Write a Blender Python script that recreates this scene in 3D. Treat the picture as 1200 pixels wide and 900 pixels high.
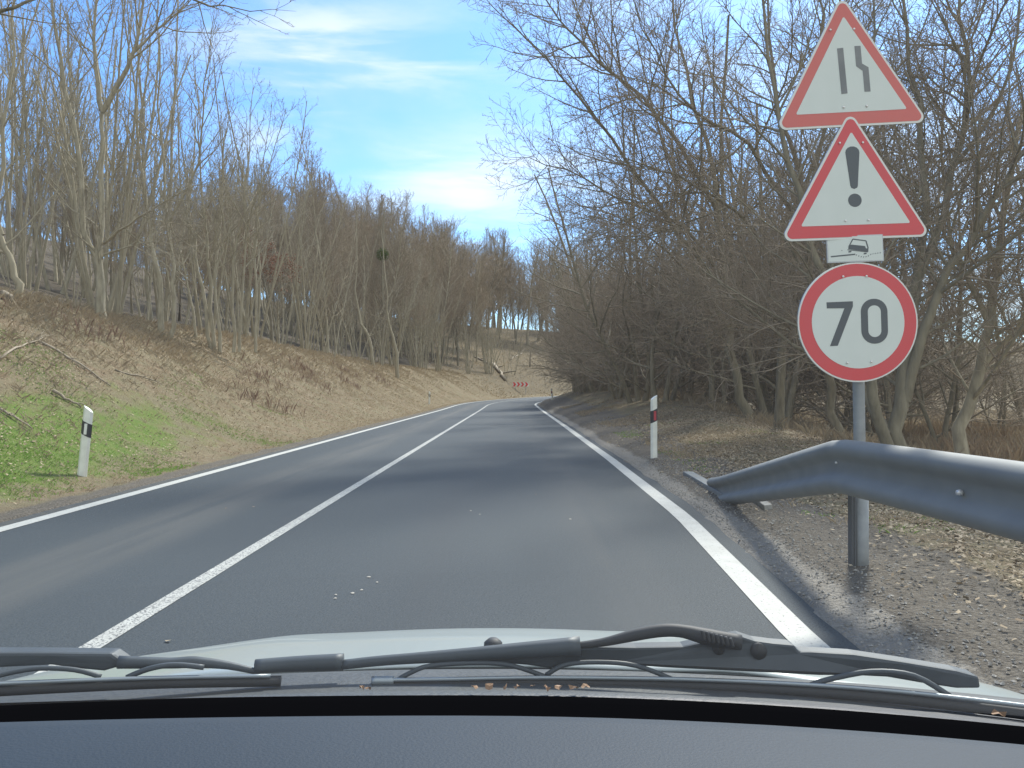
import bpy, math, random
import numpy as np
from mathutils import Vector, Matrix

S = bpy.context.scene
for o in list(bpy.data.objects): bpy.data.objects.remove(o)
C = S.collection
R = math.radians
H, F = 1.25, 900.0            # camera height (m), focal length in photo pixels
HORIZ = 458.0

# ------------------------------------------------------------------ camera
cam = bpy.data.objects.new('camera', bpy.data.cameras.new('camera')); C.objects.link(cam)
cam.data.sensor_width = 36; cam.data.lens = 27.0
cam.data.clip_start = 0.02; cam.data.clip_end = 3000
cam.location = (0, 0, H)
cam.rotation_euler = (R(90) + math.atan(8 / F), 0, 0)
S.camera = cam

# ------------------------------------------------------------------ light
SUN_EL, SUN_AZ = R(46), R(25)     # azimuth clockwise from straight ahead
sd = Vector((math.sin(SUN_AZ) * math.cos(SUN_EL), math.cos(SUN_AZ) * math.cos(SUN_EL), math.sin(SUN_EL)))
sl = bpy.data.lights.new('sun', 'SUN'); sl.energy = 3.2; sl.angle = R(6); sl.color = (1, .94, .84)
so = bpy.data.objects.new('sun', sl); C.objects.link(so)
so.rotation_euler = sd.to_track_quat('Z', 'Y').to_euler()

W = bpy.data.worlds.new("World"); S.world = W; W.use_nodes = True
def build_world():
    nt = W.node_tree; N = nt.nodes; L = nt.links; N.clear()
    out = N.new('ShaderNodeOutputWorld'); bg = N.new('ShaderNodeBackground'); bg.inputs[1].default_value = .125
    sky = N.new('ShaderNodeTexSky'); sky.sky_type = 'NISHITA'; sky.sun_disc = False
    sky.sun_elevation = SUN_EL; sky.sun_rotation = SUN_AZ
    sky.air_density = 1.0; sky.dust_density = .6; sky.ozone_density = 1.0
    tc = N.new('ShaderNodeTexCoord')
    # thin cirrus: stretched noise, strongest in two drifting banks
    def noise(scale, rot, sc, detail, lo, hi):
        mp = N.new('ShaderNodeMapping'); mp.inputs['Scale'].default_value = sc; mp.inputs['Rotation'].default_value = rot
        L.new(tc.outputs['Generated'], mp.inputs[0])
        n = N.new('ShaderNodeTexNoise'); n.inputs['Scale'].default_value = scale; n.inputs['Detail'].default_value = detail
        n.inputs['Roughness'].default_value = .55; n.inputs['Distortion'].default_value = .6
        L.new(mp.outputs[0], n.inputs[0])
        r = N.new('ShaderNodeMapRange'); r.interpolation_type = 'SMOOTHSTEP'
        r.inputs['From Min'].default_value = lo; r.inputs['From Max'].default_value = hi
        L.new(n.outputs[0], r.inputs[0]); return r.outputs[0]
    def bank(x, y, rad, amp, flat=1.0):   # a cloud bank round a fixed direction of the sky
        v = Vector(((x - 600) / F, 1, (HORIZ - y) / F)).normalized()
        sub = N.new('ShaderNodeVectorMath'); sub.operation = 'SUBTRACT'; L.new(tc.outputs['Generated'], sub.inputs[0]); sub.inputs[1].default_value = v
        mu = N.new('ShaderNodeVectorMath'); mu.operation = 'MULTIPLY'; L.new(sub.outputs[0], mu.inputs[0]); mu.inputs[1].default_value = (1, 1, flat)
        ln = N.new('ShaderNodeVectorMath'); ln.operation = 'LENGTH'; L.new(mu.outputs[0], ln.inputs[0])
        r = N.new('ShaderNodeMapRange'); r.interpolation_type = 'SMOOTHSTEP'
        r.inputs['From Min'].default_value = 0; r.inputs['From Max'].default_value = rad
        r.inputs['To Min'].default_value = amp; r.inputs['To Max'].default_value = 0
        L.new(ln.outputs['Value'], r.inputs[0]); return r.outputs[0]
    def m(op, a, b):
        q = N.new('ShaderNodeMath'); q.operation = op; q.use_clamp = (op == 'ADD')
        for i, v in enumerate((a, b)):
            if isinstance(v, (int, float)): q.inputs[i].default_value = v
            else: L.new(v, q.inputs[i])
        return q.outputs[0]
    wisps = noise(3.2, (0, R(14), 0), (1.0, 1.0, 5.5), 9, .40, .66)
    soft = noise(2.2, (0, R(-8), 0), (1.0, 1.0, 2.6), 5, .32, .72)
    banks = m('ADD', bank(400, 75, .25, 1.0, 2.2), bank(560, 235, .25, .95, 2.0))
    banks = m('ADD', banks, bank(335, 175, .10, .75, 2.0))
    banks = m('ADD', banks, m('ADD', bank(900, 60, .5, .35), bank(1180, 380, .4, .75)))
    banks = m('ADD', banks, .06)
    c = m('MULTIPLY', m('ADD', m('MULTIPLY', wisps, .75), m('MULTIPLY', soft, .30)), banks)
    sep = N.new('ShaderNodeSeparateXYZ'); L.new(tc.outputs['Generated'], sep.inputs[0])
    up = N.new('ShaderNodeMapRange'); up.inputs['From Min'].default_value = -.02; up.inputs['From Max'].default_value = .30
    up.inputs['To Min'].default_value = .35; up.inputs['To Max'].default_value = 0; up.interpolation_type = 'SMOOTHSTEP'
    L.new(sep.outputs[2], up.inputs[0])
    c = m('MAXIMUM', c, up.outputs[0])
    # unseen pale cloud added behind and to the right, to raise the ambient light
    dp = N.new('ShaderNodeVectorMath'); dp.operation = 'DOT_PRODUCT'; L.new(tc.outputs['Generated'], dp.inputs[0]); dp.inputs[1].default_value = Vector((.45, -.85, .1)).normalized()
    fill_cloud = N.new('ShaderNodeMapRange'); fill_cloud.interpolation_type = 'SMOOTHSTEP'; fill_cloud.inputs['From Min'].default_value = -.35; fill_cloud.inputs['From Max'].default_value = .45
    fill_cloud.inputs['To Max'].default_value = .85; L.new(dp.outputs['Value'], fill_cloud.inputs[0])
    c = m('MAXIMUM', c, fill_cloud.outputs[0])
    tint = N.new('ShaderNodeMixRGB'); tint.blend_type = 'MULTIPLY'; tint.inputs[0].default_value = 1; L.new(sky.outputs[0], tint.inputs[1]); tint.inputs[2].default_value = (.47, .73, 1.02, 1)
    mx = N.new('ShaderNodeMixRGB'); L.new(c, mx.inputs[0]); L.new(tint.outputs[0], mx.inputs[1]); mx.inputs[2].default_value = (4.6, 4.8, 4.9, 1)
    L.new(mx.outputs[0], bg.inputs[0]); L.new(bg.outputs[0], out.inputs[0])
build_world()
S.view_settings.view_transform = 'Standard'; S.view_settings.look = 'None'
S.view_settings.exposure = 0.95; S.view_settings.gamma = 1; S.view_settings.use_curve_mapping = False
S.cycles.use_denoising = True
S.cycles.max_bounces = 6; S.cycles.transparent_max_bounces = 8; S.cycles.diffuse_bounces = 3
S.cycles.sample_clamp_indirect = 4

# ------------------------------------------------------------------ helpers
def at(px, py, d): return Vector(((px - 600) / F * d, d, H - (py - HORIZ) / F * d))

def tag(o, label=None, cat=None, group=None, kind=None):
    if label: o['label'] = label
    if cat: o['category'] = cat
    if group: o['group'] = group
    if kind: o['kind'] = kind
    return o
def empty(name, loc, label, cat, group=None):
    o = bpy.data.objects.new(name, None); o.empty_display_size = .2; C.objects.link(o); o.location = loc
    return tag(o, label, cat, group)
def link(name, me, parent=None, world_loc=None):
    o = bpy.data.objects.new(name, me); C.objects.link(o)
    if parent is not None: o.parent = parent
    return o
def make_mesh(name, verts, faces_list, mats, smooth=True):
    """faces_list: list of (array (n,k), material index)"""
    me = bpy.data.meshes.new(name)
    verts = np.asarray(verts, dtype=np.float32).reshape(-1, 3)
    me.vertices.add(len(verts)); me.vertices.foreach_set('co', verts.ravel())
    loops = []; starts = []; totals = []; mi = []; off = 0
    for arr, k in faces_list:
        arr = np.asarray(arr, dtype=np.int32)
        if len(arr) == 0: continue
        n, w = arr.shape
        loops.append(arr.ravel()); starts.append(off + np.arange(n) * w); totals.append(np.full(n, w)); mi.append(np.full(n, k))
        off += n * w
    loops = np.concatenate(loops); starts = np.concatenate(starts); mi = np.concatenate(mi)
    me.loops.add(len(loops)); me.loops.foreach_set('vertex_index', loops.astype(np.int32))
    me.polygons.add(len(starts)); me.polygons.foreach_set('loop_start', starts.astype(np.int32))
    me.polygons.foreach_set('material_index', mi.astype(np.int32))
    me.update(calc_edges=True)
    me.polygons.foreach_set('use_smooth', np.full(len(starts), smooth))
    for m_ in mats: me.materials.append(m_)
    me.validate(); me.update()
    return me

class MB:
    """collects simple solids (with material slots) into one mesh, in local coordinates about origin o"""
    def __init__(s, origin=(0, 0, 0)): s.v = []; s.f = []; s.m = []; s.o = Vector(origin)
    def add(s, vs, fs, m=0):
        b = len(s.v); s.v += [Vector(v) - s.o for v in vs]
        s.f += [tuple(b + i for i in f) for f in fs]; s.m += [m] * len(fs)
    def box(s, a, b, m=0):
        (x0, y0, z0), (x1, y1, z1) = a, b
        vs = [(x0,y0,z0),(x1,y0,z0),(x1,y1,z0),(x0,y1,z0),(x0,y0,z1),(x1,y0,z1),(x1,y1,z1),(x0,y1,z1)]
        s.add(vs, [(0,3,2,1),(4,5,6,7),(0,1,5,4),(1,2,6,5),(2,3,7,6),(3,0,4,7)], m)
    def prism(s, pts, ext, m=0):
        """closed outline pts (3D) pushed along vector ext"""
        n = len(pts); pts = [Vector(p) for p in pts]; e = Vector(ext)
        s.add(pts + [p + e for p in pts], [tuple(range(n)), tuple(range(2*n-1, n-1, -1))] + [(i, n+i, n+(i+1) % n, (i+1) % n) for i in range(n)], m)
    def tube(s, pts, rad, k=10, m=0, cap=True, flat=1.0):
        pts = [Vector(p) for p in pts]; n = len(pts)
        if not hasattr(rad, '__len__'): rad = [rad] * n
        vs = []
        ref = None
        for i in range(n):
            t = (pts[min(i+1, n-1)] - pts[max(i-1, 0)]).normalized()
            if ref is None: ref = Vector((0, 0, 1)) if abs(t.z) < .9 else Vector((0, 1, 0))
            u = t.cross(ref).normalized(); w = u.cross(t).normalized()
            for j in range(k):
                a = 2 * math.pi * j / k
                vs.append(pts[i] + (u * math.cos(a) + w * math.sin(a) * flat) * rad[i])
        fs = [(i*k+j, i*k+(j+1) % k, (i+1)*k+(j+1) % k, (i+1)*k+j) for i in range(n-1) for j in range(k)]
        if cap: fs += [tuple(range(k-1, -1, -1)), tuple((n-1)*k+j for j in range(k))]
        s.add(vs, fs, m)
    def build(s, name, mats, parent=None, smooth=False, bevel=0):
        me = bpy.data.meshes.new(name); me.from_pydata([tuple(v) for v in s.v], [], s.f)
        for m_ in mats: me.materials.append(m_)
        me.polygons.foreach_set('material_index', s.m); me.update()
        import bmesh
        bm = bmesh.new(); bm.from_mesh(me); bmesh.ops.recalc_face_normals(bm, faces=bm.faces); bm.to_mesh(me); bm.free()
        o = link(name, me, parent)
        if smooth: me.polygons.foreach_set('use_smooth', [True] * len(me.polygons))
        if bevel:
            b = o.modifiers.new('bevel', 'BEVEL'); b.width = bevel; b.segments = 2; b.limit_method = 'ANGLE'
        return o

# ------------------------------------------------------------------ materials
def mat(name, col, rough=.8, metal=0, noise=None, bump=None, spec=.5, coat=0):
    """noise: (scale, amount, colour2[, coords])  bump: (scale, strength)"""
    m = bpy.data.materials.new(name); m.use_nodes = True
    nt = m.node_tree; N = nt.nodes; L = nt.links; b = N['Principled BSDF']
    b.inputs['Base Color'].default_value = (*col, 1); b.inputs['Roughness'].default_value = rough; b.inputs['Metallic'].default_value = metal
    b.inputs['Specular IOR Level'].default_value = spec; b.inputs['Coat Weight'].default_value = coat
    tc = N.new('ShaderNodeTexCoord')
    if noise:
        n = N.new('ShaderNodeTexNoise'); n.inputs['Scale'].default_value = noise[0]; n.inputs['Detail'].default_value = 6
        L.new(tc.outputs['Object'], n.inputs[0])
        r = N.new('ShaderNodeMapRange'); r.inputs['From Min'].default_value = .35; r.inputs['From Max'].default_value = .68
        r.inputs['To Max'].default_value = noise[1]; L.new(n.outputs[0], r.inputs[0])
        x = N.new('ShaderNodeMixRGB'); x.inputs[1].default_value = (*col, 1); x.inputs[2].default_value = (*noise[2], 1)
        L.new(r.outputs[0], x.inputs[0]); L.new(x.outputs[0], b.inputs['Base Color'])
    if bump:
        n = N.new('ShaderNodeTexNoise'); n.inputs['Scale'].default_value = bump[0]; n.inputs['Detail'].default_value = 5
        L.new(tc.outputs['Object'], n.inputs[0])
        bp = N.new('ShaderNodeBump'); bp.inputs['Strength'].default_value = bump[1]; bp.inputs['Distance'].default_value = .02
        L.new(n.outputs[0], bp.inputs['Height']); L.new(bp.outputs[0], b.inputs['Normal'])
    return m

def mat_bark(name, c1, c2, c3):
    """per-tree tint from Object Info random, streaky noise"""
    m = bpy.data.materials.new(name); m.use_nodes = True
    nt = m.node_tree; N = nt.nodes; L = nt.links; b = N['Principled BSDF']; b.inputs['Roughness'].default_value = .9
    b.inputs['Specular IOR Level'].default_value = .2
    tc = N.new('ShaderNodeTexCoord'); mp = N.new('ShaderNodeMapping'); mp.inputs['Scale'].default_value = (9, 9, 2.0)
    L.new(tc.outputs['Object'], mp.inputs[0])
    n = N.new('ShaderNodeTexNoise'); n.inputs['Scale'].default_value = 1.3; n.inputs['Detail'].default_value = 7; L.new(mp.outputs[0], n.inputs[0])
    r = N.new('ShaderNodeMapRange'); r.inputs['From Min'].default_value = .35; r.inputs['From Max'].default_value = .65; L.new(n.outputs[0], r.inputs[0])
    x = N.new('ShaderNodeMixRGB'); x.inputs[1].default_value = (*c1, 1); x.inputs[2].default_value = (*c2, 1); L.new(r.outputs[0], x.inputs[0])
    oi = N.new('ShaderNodeObjectInfo'); x2 = N.new('ShaderNodeMixRGB'); x2.inputs[2].default_value = (*c3, 1)
    mu = N.new('ShaderNodeMath'); mu.operation = 'MULTIPLY'; mu.inputs[1].default_value = .65; L.new(oi.outputs['Random'], mu.inputs[0])
    L.new(mu.outputs[0], x2.inputs[0]); L.new(x.outputs[0], x2.inputs[1]); L.new(x2.outputs[0], b.inputs['Base Color'])
    bp = N.new('ShaderNodeBump'); bp.inputs['Strength'].default_value = .6; bp.inputs['Distance'].default_value = .03
    L.new(n.outputs[0], bp.inputs['Height']); L.new(bp.outputs[0], b.inputs['Normal'])
    return m

def mat_island(name, cols, rough=.8, trans=0.0):
    """a colour picked per loose piece (leaves, blades)"""
    m = bpy.data.materials.new(name); m.use_nodes = True
    nt = m.node_tree; N = nt.nodes; L = nt.links; b = N['Principled BSDF']; b.inputs['Roughness'].default_value = rough
    b.inputs['Specular IOR Level'].default_value = .25
    g = N.new('ShaderNodeNewGeometry'); r = N.new('ShaderNodeValToRGB')
    while len(r.color_ramp.elements) < len(cols): r.color_ramp.elements.new(.5)
    for i, c in enumerate(cols):
        e = r.color_ramp.elements[i]; e.position = i / (len(cols) - 1); e.color = (*c, 1)
    L.new(g.outputs['Random Per Island'], r.inputs[0]); L.new(r.outputs[0], b.inputs['Base Color'])
    if trans:
        tl = N.new('ShaderNodeBsdfTranslucent'); L.new(r.outputs[0], tl.inputs[0]); mx = N.new('ShaderNodeMixShader'); mx.inputs[0].default_value = trans
        L.new(b.outputs[0], mx.inputs[1]); L.new(tl.outputs[0], mx.inputs[2]); L.new(mx.outputs[0], N['Material Output'].inputs[0])
    return m

M = {}
M['bark_pale'] = mat_bark('bark_pale', (.47,.42,.31), (.28,.25,.18), (.37,.32,.22))
M['bark_brown'] = mat_bark('bark_brown', (.31,.275,.205), (.17,.15,.11), (.30,.26,.18))
M['bark_dark'] = mat_bark('bark_dark', (.31,.275,.20), (.16,.14,.10), (.27,.24,.165))
M['twig_pale'] = mat_bark('twig_pale', (.36,.32,.25), (.28,.25,.19), (.32,.28,.21))
M['twig_brown'] = mat_bark('twig_brown', (.33,.27,.195), (.25,.205,.15), (.34,.265,.185))
M['twig_dark'] = mat_bark('twig_dark', (.36,.30,.225), (.27,.22,.165), (.33,.27,.20))
M['steel'] = mat('galvanised_steel', (.34,.36,.37), .6, .35, (14, .7, (.25,.27,.28)), (60, .08))
M['steel_rail'] = mat('weathered_rail_steel', (.22,.235,.235), .7, .15, (5, .7, (.17,.185,.195)), (30, .02))
M['steel_dark'] = mat('dark_steel', (.10,.11,.12), .6, .4)
M['concrete'] = mat('old_timber_and_concrete', (.36,.35,.32), .9, 0, (8, .8, (.22,.21,.18)), (30, .4))
M['sign_back'] = mat('sign_back_aluminium', (.5,.52,.53), .45, .8)
M['sign_white'] = mat('sign_white_sheeting', (.72,.77,.73), .42, 0, (6, .25, (.62,.68,.63)))
M['sign_rim'] = mat('sign_rim_white', (.78,.79,.75), .45)
M['sign_red'] = mat('sign_red_sheeting', (.70,.075,.085), .40, 0, (7, .35, (.62,.09,.10)))
M['sign_red_faded'] = mat('sign_red_faded', (.68,.15,.13), .45, 0, (7, .35, (.60,.17,.15)))
M['sign_black'] = mat('sign_black_print', (.085,.10,.11), .45)
M['sign_grey'] = mat('sign_faded_print', (.24,.25,.25), .5, 0, (5, .8, (.15,.16,.17)))
M['rivet'] = mat('rivet', (.85,.82,.8), .3, .3)
M['post_white'] = mat('delineator_white', (.84,.85,.78), .55, 0, (9, .45, (.60,.60,.52)))
M['post_black'] = mat('delineator_black', (.03,.03,.035), .5)
M['post_reflector'] = mat('delineator_reflector', (.80,.80,.76), .25)
M['post_red'] = mat('delineator_red_reflector', (.45,.04,.06), .3)
M['log'] = mat('weathered_log', (.34,.29,.22), .9, 0, (12, .8, (.20,.16,.11)), (20, .4))
M['leaf_litter'] = mat_island('fallen_leaves', [(.18,.13,.08), (.28,.215,.14), (.34,.27,.18), (.42,.35,.245), (.29,.23,.155), (.24,.19,.125)])
M['straw'] = mat_island('dry_grass_blades', [(.34,.27,.18), (.46,.385,.27), (.40,.32,.22), (.48,.41,.29)], trans=.45)
M['weed'] = mat_island('dead_weed_stalks', [(.24,.15,.11), (.29,.18,.13), (.33,.25,.18)], trans=.3)
M['weed_red'] = mat_island('russet_weeds', [(.34,.25,.16), (.42,.32,.21), (.42,.35,.24)], trans=.4)
M['grass'] = mat_island('green_grass_blades', [(.13,.25,.03), (.18,.34,.045), (.24,.38,.07), (.26,.32,.10)], trans=.45)
M['mistletoe'] = mat_island('mistletoe_leaves', [(.06,.09,.02), (.10,.13,.03), (.13,.15,.04)])
M['brown_leaves'] = mat_island('withered_oak_leaves', [(.22,.09,.045), (.30,.14,.08), (.26,.13,.08)])
M['stone'] = mat_island('verge_stones', [(.20,.185,.16), (.28,.26,.23), (.40,.38,.34), (.24,.215,.18)])

def mat_ground():
    m = bpy.data.materials.new('ground'); m.use_nodes = True
    nt = m.node_tree; N = nt.nodes; L = nt.links; b = N['Principled BSDF']; b.inputs['Roughness'].default_value = .95
    b.inputs['Specular IOR Level'].default_value = .15
    tc = N.new('ShaderNodeTexCoord'); at_ = N.new('ShaderNodeAttribute'); at_.attribute_name = 'zone'
    sep = N.new('ShaderNodeSeparateColor'); L.new(at_.outputs['Color'], sep.inputs[0])
    def nz(scale, lo, hi, det=8, rough=.6):
        n = N.new('ShaderNodeTexNoise'); n.inputs['Scale'].default_value = scale; n.inputs['Detail'].default_value = det; n.inputs['Roughness'].default_value = rough
        L.new(tc.outputs['Object'], n.inputs[0])
        r = N.new('ShaderNodeMapRange'); r.inputs['From Min'].default_value = lo; r.inputs['From Max'].default_value = hi; r.interpolation_type = 'SMOOTHSTEP'
        L.new(n.outputs[0], r.inputs[0]); return r.outputs[0], n.outputs[0]
    def mix(f, a, c):
        x = N.new('ShaderNodeMixRGB')
        if isinstance(f, float): x.inputs[0].default_value = f
        else: L.new(f, x.inputs[0])
        for i, q in ((1, a), (2, c)):
            if isinstance(q, tuple): x.inputs[i].default_value = (*q, 1)
            else: L.new(q, x.inputs[i])
        return x.outputs[0]
    def thr(mask, noise, gain=1.6):
        """mask widened/narrowed by noise so zones have ragged edges"""
        a = N.new('ShaderNodeMath'); a.operation = 'MULTIPLY_ADD'; L.new(mask, a.inputs[0]); a.inputs[1].default_value = gain
        s_ = N.new('ShaderNodeMath'); s_.operation = 'SUBTRACT'; L.new(a.outputs[0], s_.inputs[0]); L.new(noise, s_.inputs[1]); a.inputs[2].default_value = 0
        r = N.new('ShaderNodeMapRange'); r.inputs['From Min'].default_value = -.05; r.inputs['From Max'].default_value = .28; r.interpolation_type = 'SMOOTHSTEP'
        L.new(s_.outputs[0], r.inputs[0]); return r.outputs[0]
    a1, raw1 = nz(.55, .38, .62); a2, raw2 = nz(7, .35, .65); a3, raw3 = nz(38, .35, .65, 4); a4, raw4 = nz(1.7, .3, .7)
    litter = mix(a1, (.20,.16,.105), (.26,.215,.145))
    litter = mix(a2, litter, (.17,.115,.07))
    litter = mix(a4, litter, (.18,.16,.095))
    fleck = nz(90, .60, .68, 2)[0]
    litter = mix(fleck, litter, (.36,.28,.19))
    hill = mix(a1, (.150,.112,.064), (.115,.09,.056)); hill = mix(a2, hill, (.18,.14,.085)); hill = mix(a4, hill, (.105,.088,.055))
    green = mix(a2, (.095,.17,.03), (.17,.18,.065)); green = mix(a3, green, (.13,.19,.04))
    dirt = mix(a2, (.145,.128,.105), (.19,.17,.14)); dirt = mix(a3, dirt, (.10,.088,.072)); dirt = mix(nz(60, .62, .68, 2)[0], dirt, (.22,.20,.175))
    grit = mix(a3, (.33,.31,.275), (.20,.185,.16)); grit = mix(a2, grit, (.26,.24,.21))
    c = mix(sep.outputs[2], litter, hill)
    c = mix(thr(sep.outputs[1], raw4), c, green)
    dz = N.new('ShaderNodeAttribute'); dz.attribute_name = 'zone2'
    s2 = N.new('ShaderNodeSeparateColor'); L.new(dz.outputs['Color'], s2.inputs[0])
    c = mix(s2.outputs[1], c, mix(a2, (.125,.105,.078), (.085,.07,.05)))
    c = mix(thr(s2.outputs[0], raw4), c, dirt)
    c = mix(thr(sep.outputs[0], raw2, 1.25), c, grit)
    L.new(c, b.inputs['Base Color'])
    bp = N.new('ShaderNodeBump'); bp.inputs['Strength'].default_value = .9; bp.inputs['Distance'].default_value = .04
    ad = N.new('ShaderNodeMath'); ad.operation = 'ADD'; L.new(raw2, ad.inputs[0]); L.new(raw3, ad.inputs[1])
    L.new(ad.outputs[0], bp.inputs['Height']); L.new(bp.outputs[0], b.inputs['Normal'])
    return m

def mat_asphalt():
    m = bpy.data.materials.new('asphalt'); m.use_nodes = True
    nt = m.node_tree; N = nt.nodes; L = nt.links; b = N['Principled BSDF']
    tc = N.new('ShaderNodeTexCoord'); ta = N.new('ShaderNodeAttribute'); ta.attribute_name = 'across'
    def nz(scale, lo, hi, det=6, sc=None):
        n = N.new('ShaderNodeTexNoise'); n.inputs['Scale'].default_value = scale; n.inputs['Detail'].default_value = det
        if sc:
            mp = N.new('ShaderNodeMapping'); mp.inputs['Scale'].default_value = sc; L.new(tc.outputs['Object'], mp.inputs[0]); L.new(mp.outputs[0], n.inputs[0])
        else: L.new(tc.outputs['Object'], n.inputs[0])
        r = N.new('ShaderNodeMapRange'); r.inputs['From Min'].default_value = lo; r.inputs['From Max'].default_value = hi
        L.new(n.outputs[0], r.inputs[0]); return r.outputs[0], n.outputs[0]
    def mix(f, a, c):
        x = N.new('ShaderNodeMixRGB'); L.new(f, x.inputs[0])
        for i, q in ((1, a), (2, c)):
            if isinstance(q, tuple): x.inputs[i].default_value = (*q, 1)
            else: L.new(q, x.inputs[i])
        return x.outputs[0]
    def band(c0, w, amp, nmask):
        """amp at across = c0, fading over w, broken by noise"""
        s_ = N.new('ShaderNodeMath'); s_.operation = 'SUBTRACT'; L.new(ta.outputs['Fac'], s_.inputs[0]); s_.inputs[1].default_value = c0
        a_ = N.new('ShaderNodeMath'); a_.operation = 'ABSOLUTE'; L.new(s_.outputs[0], a_.inputs[0])
        r = N.new('ShaderNodeMapRange'); r.interpolation_type = 'SMOOTHSTEP'; r.inputs['From Max'].default_value = w
        r.inputs['To Min'].default_value = amp; r.inputs['To Max'].default_value = 0; L.new(a_.outputs[0], r.inputs[0])
        q = N.new('ShaderNodeMath'); q.operation = 'MULTIPLY'; L.new(r.outputs[0], q.inputs[0]); L.new(nmask, q.inputs[1]); return q.outputs[0]
    big, _ = nz(.5, .3, .7, 5, (1.4, .35, 1)); fine, rawf = nz(160, .3, .7, 2); mid, _ = nz(11, .3, .7)
    streak, _ = nz(1.0, .25, .6, 6, (3.5, .22, 1))
    c = mix(big, (.027,.042,.056), (.037,.053,.068))
    c = mix(mid, c, (.035,.049,.062))
    c = mix(fine, c, (.066,.076,.082)); g2, _ = nz(85, .52, .62, 2); c = mix(g2, c, (.028,.036,.042)); pat, _ = nz(.8, .50, .62, 4, (1.2, .3, 1)); c = mix(pat, c, (.042,.053,.062))
    spk, _ = nz(260, .66, .72, 1); c = mix(spk, c, (.20,.20,.19))
    c = mix(band(-1.75, .7, .85, streak), c, (.095,.098,.096))
    c = mix(band(2.25, .5, .25, streak), c, (.10,.10,.098))
    c = mix(band(.9, .5, .35, streak), c, (.050,.056,.062))
    c = mix(band(-3.3, .35, .6, mid), c, (.13,.115,.09))
    L.new(c, b.inputs['Base Color']); b.inputs['Roughness'].default_value = .75; b.inputs['Specular IOR Level'].default_value = .2
    bp = N.new('ShaderNodeBump'); bp.inputs['Strength'].default_value = .35; bp.inputs['Distance'].default_value = .004
    L.new(rawf, bp.inputs['Height']); L.new(bp.outputs[0], b.inputs['Normal'])
    return m

def mat_paint(name, lo, hi, scale=70):
    m = bpy.data.materials.new(name); m.use_nodes = True
    nt = m.node_tree; N = nt.nodes; L = nt.links; b = N['Principled BSDF']; b.inputs['Roughness'].default_value = .7
    tc = N.new('ShaderNodeTexCoord'); n = N.new('ShaderNodeTexNoise'); n.inputs['Scale'].default_value = scale; n.inputs['Detail'].default_value = 5
    n.inputs['Roughness'].default_value = .7
    L.new(tc.outputs['Object'], n.inputs[0])
    r = N.new('ShaderNodeMapRange'); r.inputs['From Min'].default_value = lo; r.inputs['From Max'].default_value = hi; L.new(n.outputs[0], r.inputs[0])
    n2 = N.new('ShaderNodeTexNoise'); n2.inputs['Scale'].default_value = 6; n2.inputs['Detail'].default_value = 6; L.new(tc.outputs['Object'], n2.inputs[0])
    x0 = N.new('ShaderNodeMixRGB'); x0.inputs[1].default_value = (.52,.53,.50, 1); x0.inputs[2].default_value = (.36,.36,.33, 1); L.new(n2.outputs[0], x0.inputs[0])
    x = N.new('ShaderNodeMixRGB'); x.inputs[1].default_value = (.085,.09,.095, 1); L.new(x0.outputs[0], x.inputs[2]); L.new(r.outputs[0], x.inputs[0])
    L.new(x.outputs[0], b.inputs['Base Color']); return m
M['ground'] = mat_ground(); M['asphalt'] = mat_asphalt()
M['paint_edge'] = mat_paint('edge_line_paint', .33, .41, 45); M['paint_centre'] = mat_paint('centre_line_paint', .43, .50, 75)

# ------------------------------------------------------------------ terrain
RC, Y0, XM = 150.0, 62.0, -1.5       # bend radius, start of the bend, x of the reference line
rs = np.random.RandomState(7)
_w = [(rs.uniform(.6, 1.4) * 2 ** k, rs.uniform(0, 6.28), rs.uniform(0, 6.28), rs.uniform(0, 6.28)) for k in range(5) for _ in range(4)]
def wob(x, y, base=.5):
    """smooth repeatable unevenness, about -1..1"""
    z = 0
    for f, a, p, q in _w:
        k = f * base; z = z + np.sin((x * math.cos(a) + y * math.sin(a)) * k + p) * np.cos((y * math.cos(a) - x * math.sin(a)) * k * .8 + q) / f
    return z * .32
def st(x, y):
    x = np.asarray(x, float); y = np.asarray(y, float)
    cx = XM + RC
    a = np.arctan2(y - Y0, np.maximum(cx - x, 1e-3)); dist = np.hypot(cx - x, y - Y0)
    curve = y > Y0
    s = np.where(curve, Y0 + RC * a, y); t = np.where(curve, RC - dist, x - XM)
    return s, t
def xy(s, t):
    s = np.asarray(s, float); t = np.asarray(t, float)
    a = np.clip((s - Y0) / RC, 0, None); r = RC - t
    cx = XM + RC
    return np.where(s > Y0, cx - r * np.cos(a), XM + t), np.where(s > Y0, Y0 + r * np.sin(a), s)
def road_z(s): return np.interp(s, [-100, 50, 70, 90, 110, 130, 200, 400], [0, 0, .07, .17, .32, .5, .9, 1.2])
def w_right(s): return np.interp(s, [-60, 2, 4, 7.6, 14, 27, 50, 80], [2.9, 2.9, 2.97, 3.2, 3.3, 3.37, 3.42, 3.5])
LINE_L = -3.1
def sstep(a, b, x):
    t = np.clip((x - a) / (b - a), 0, 1); return t * t * (3 - 2 * t)
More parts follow.
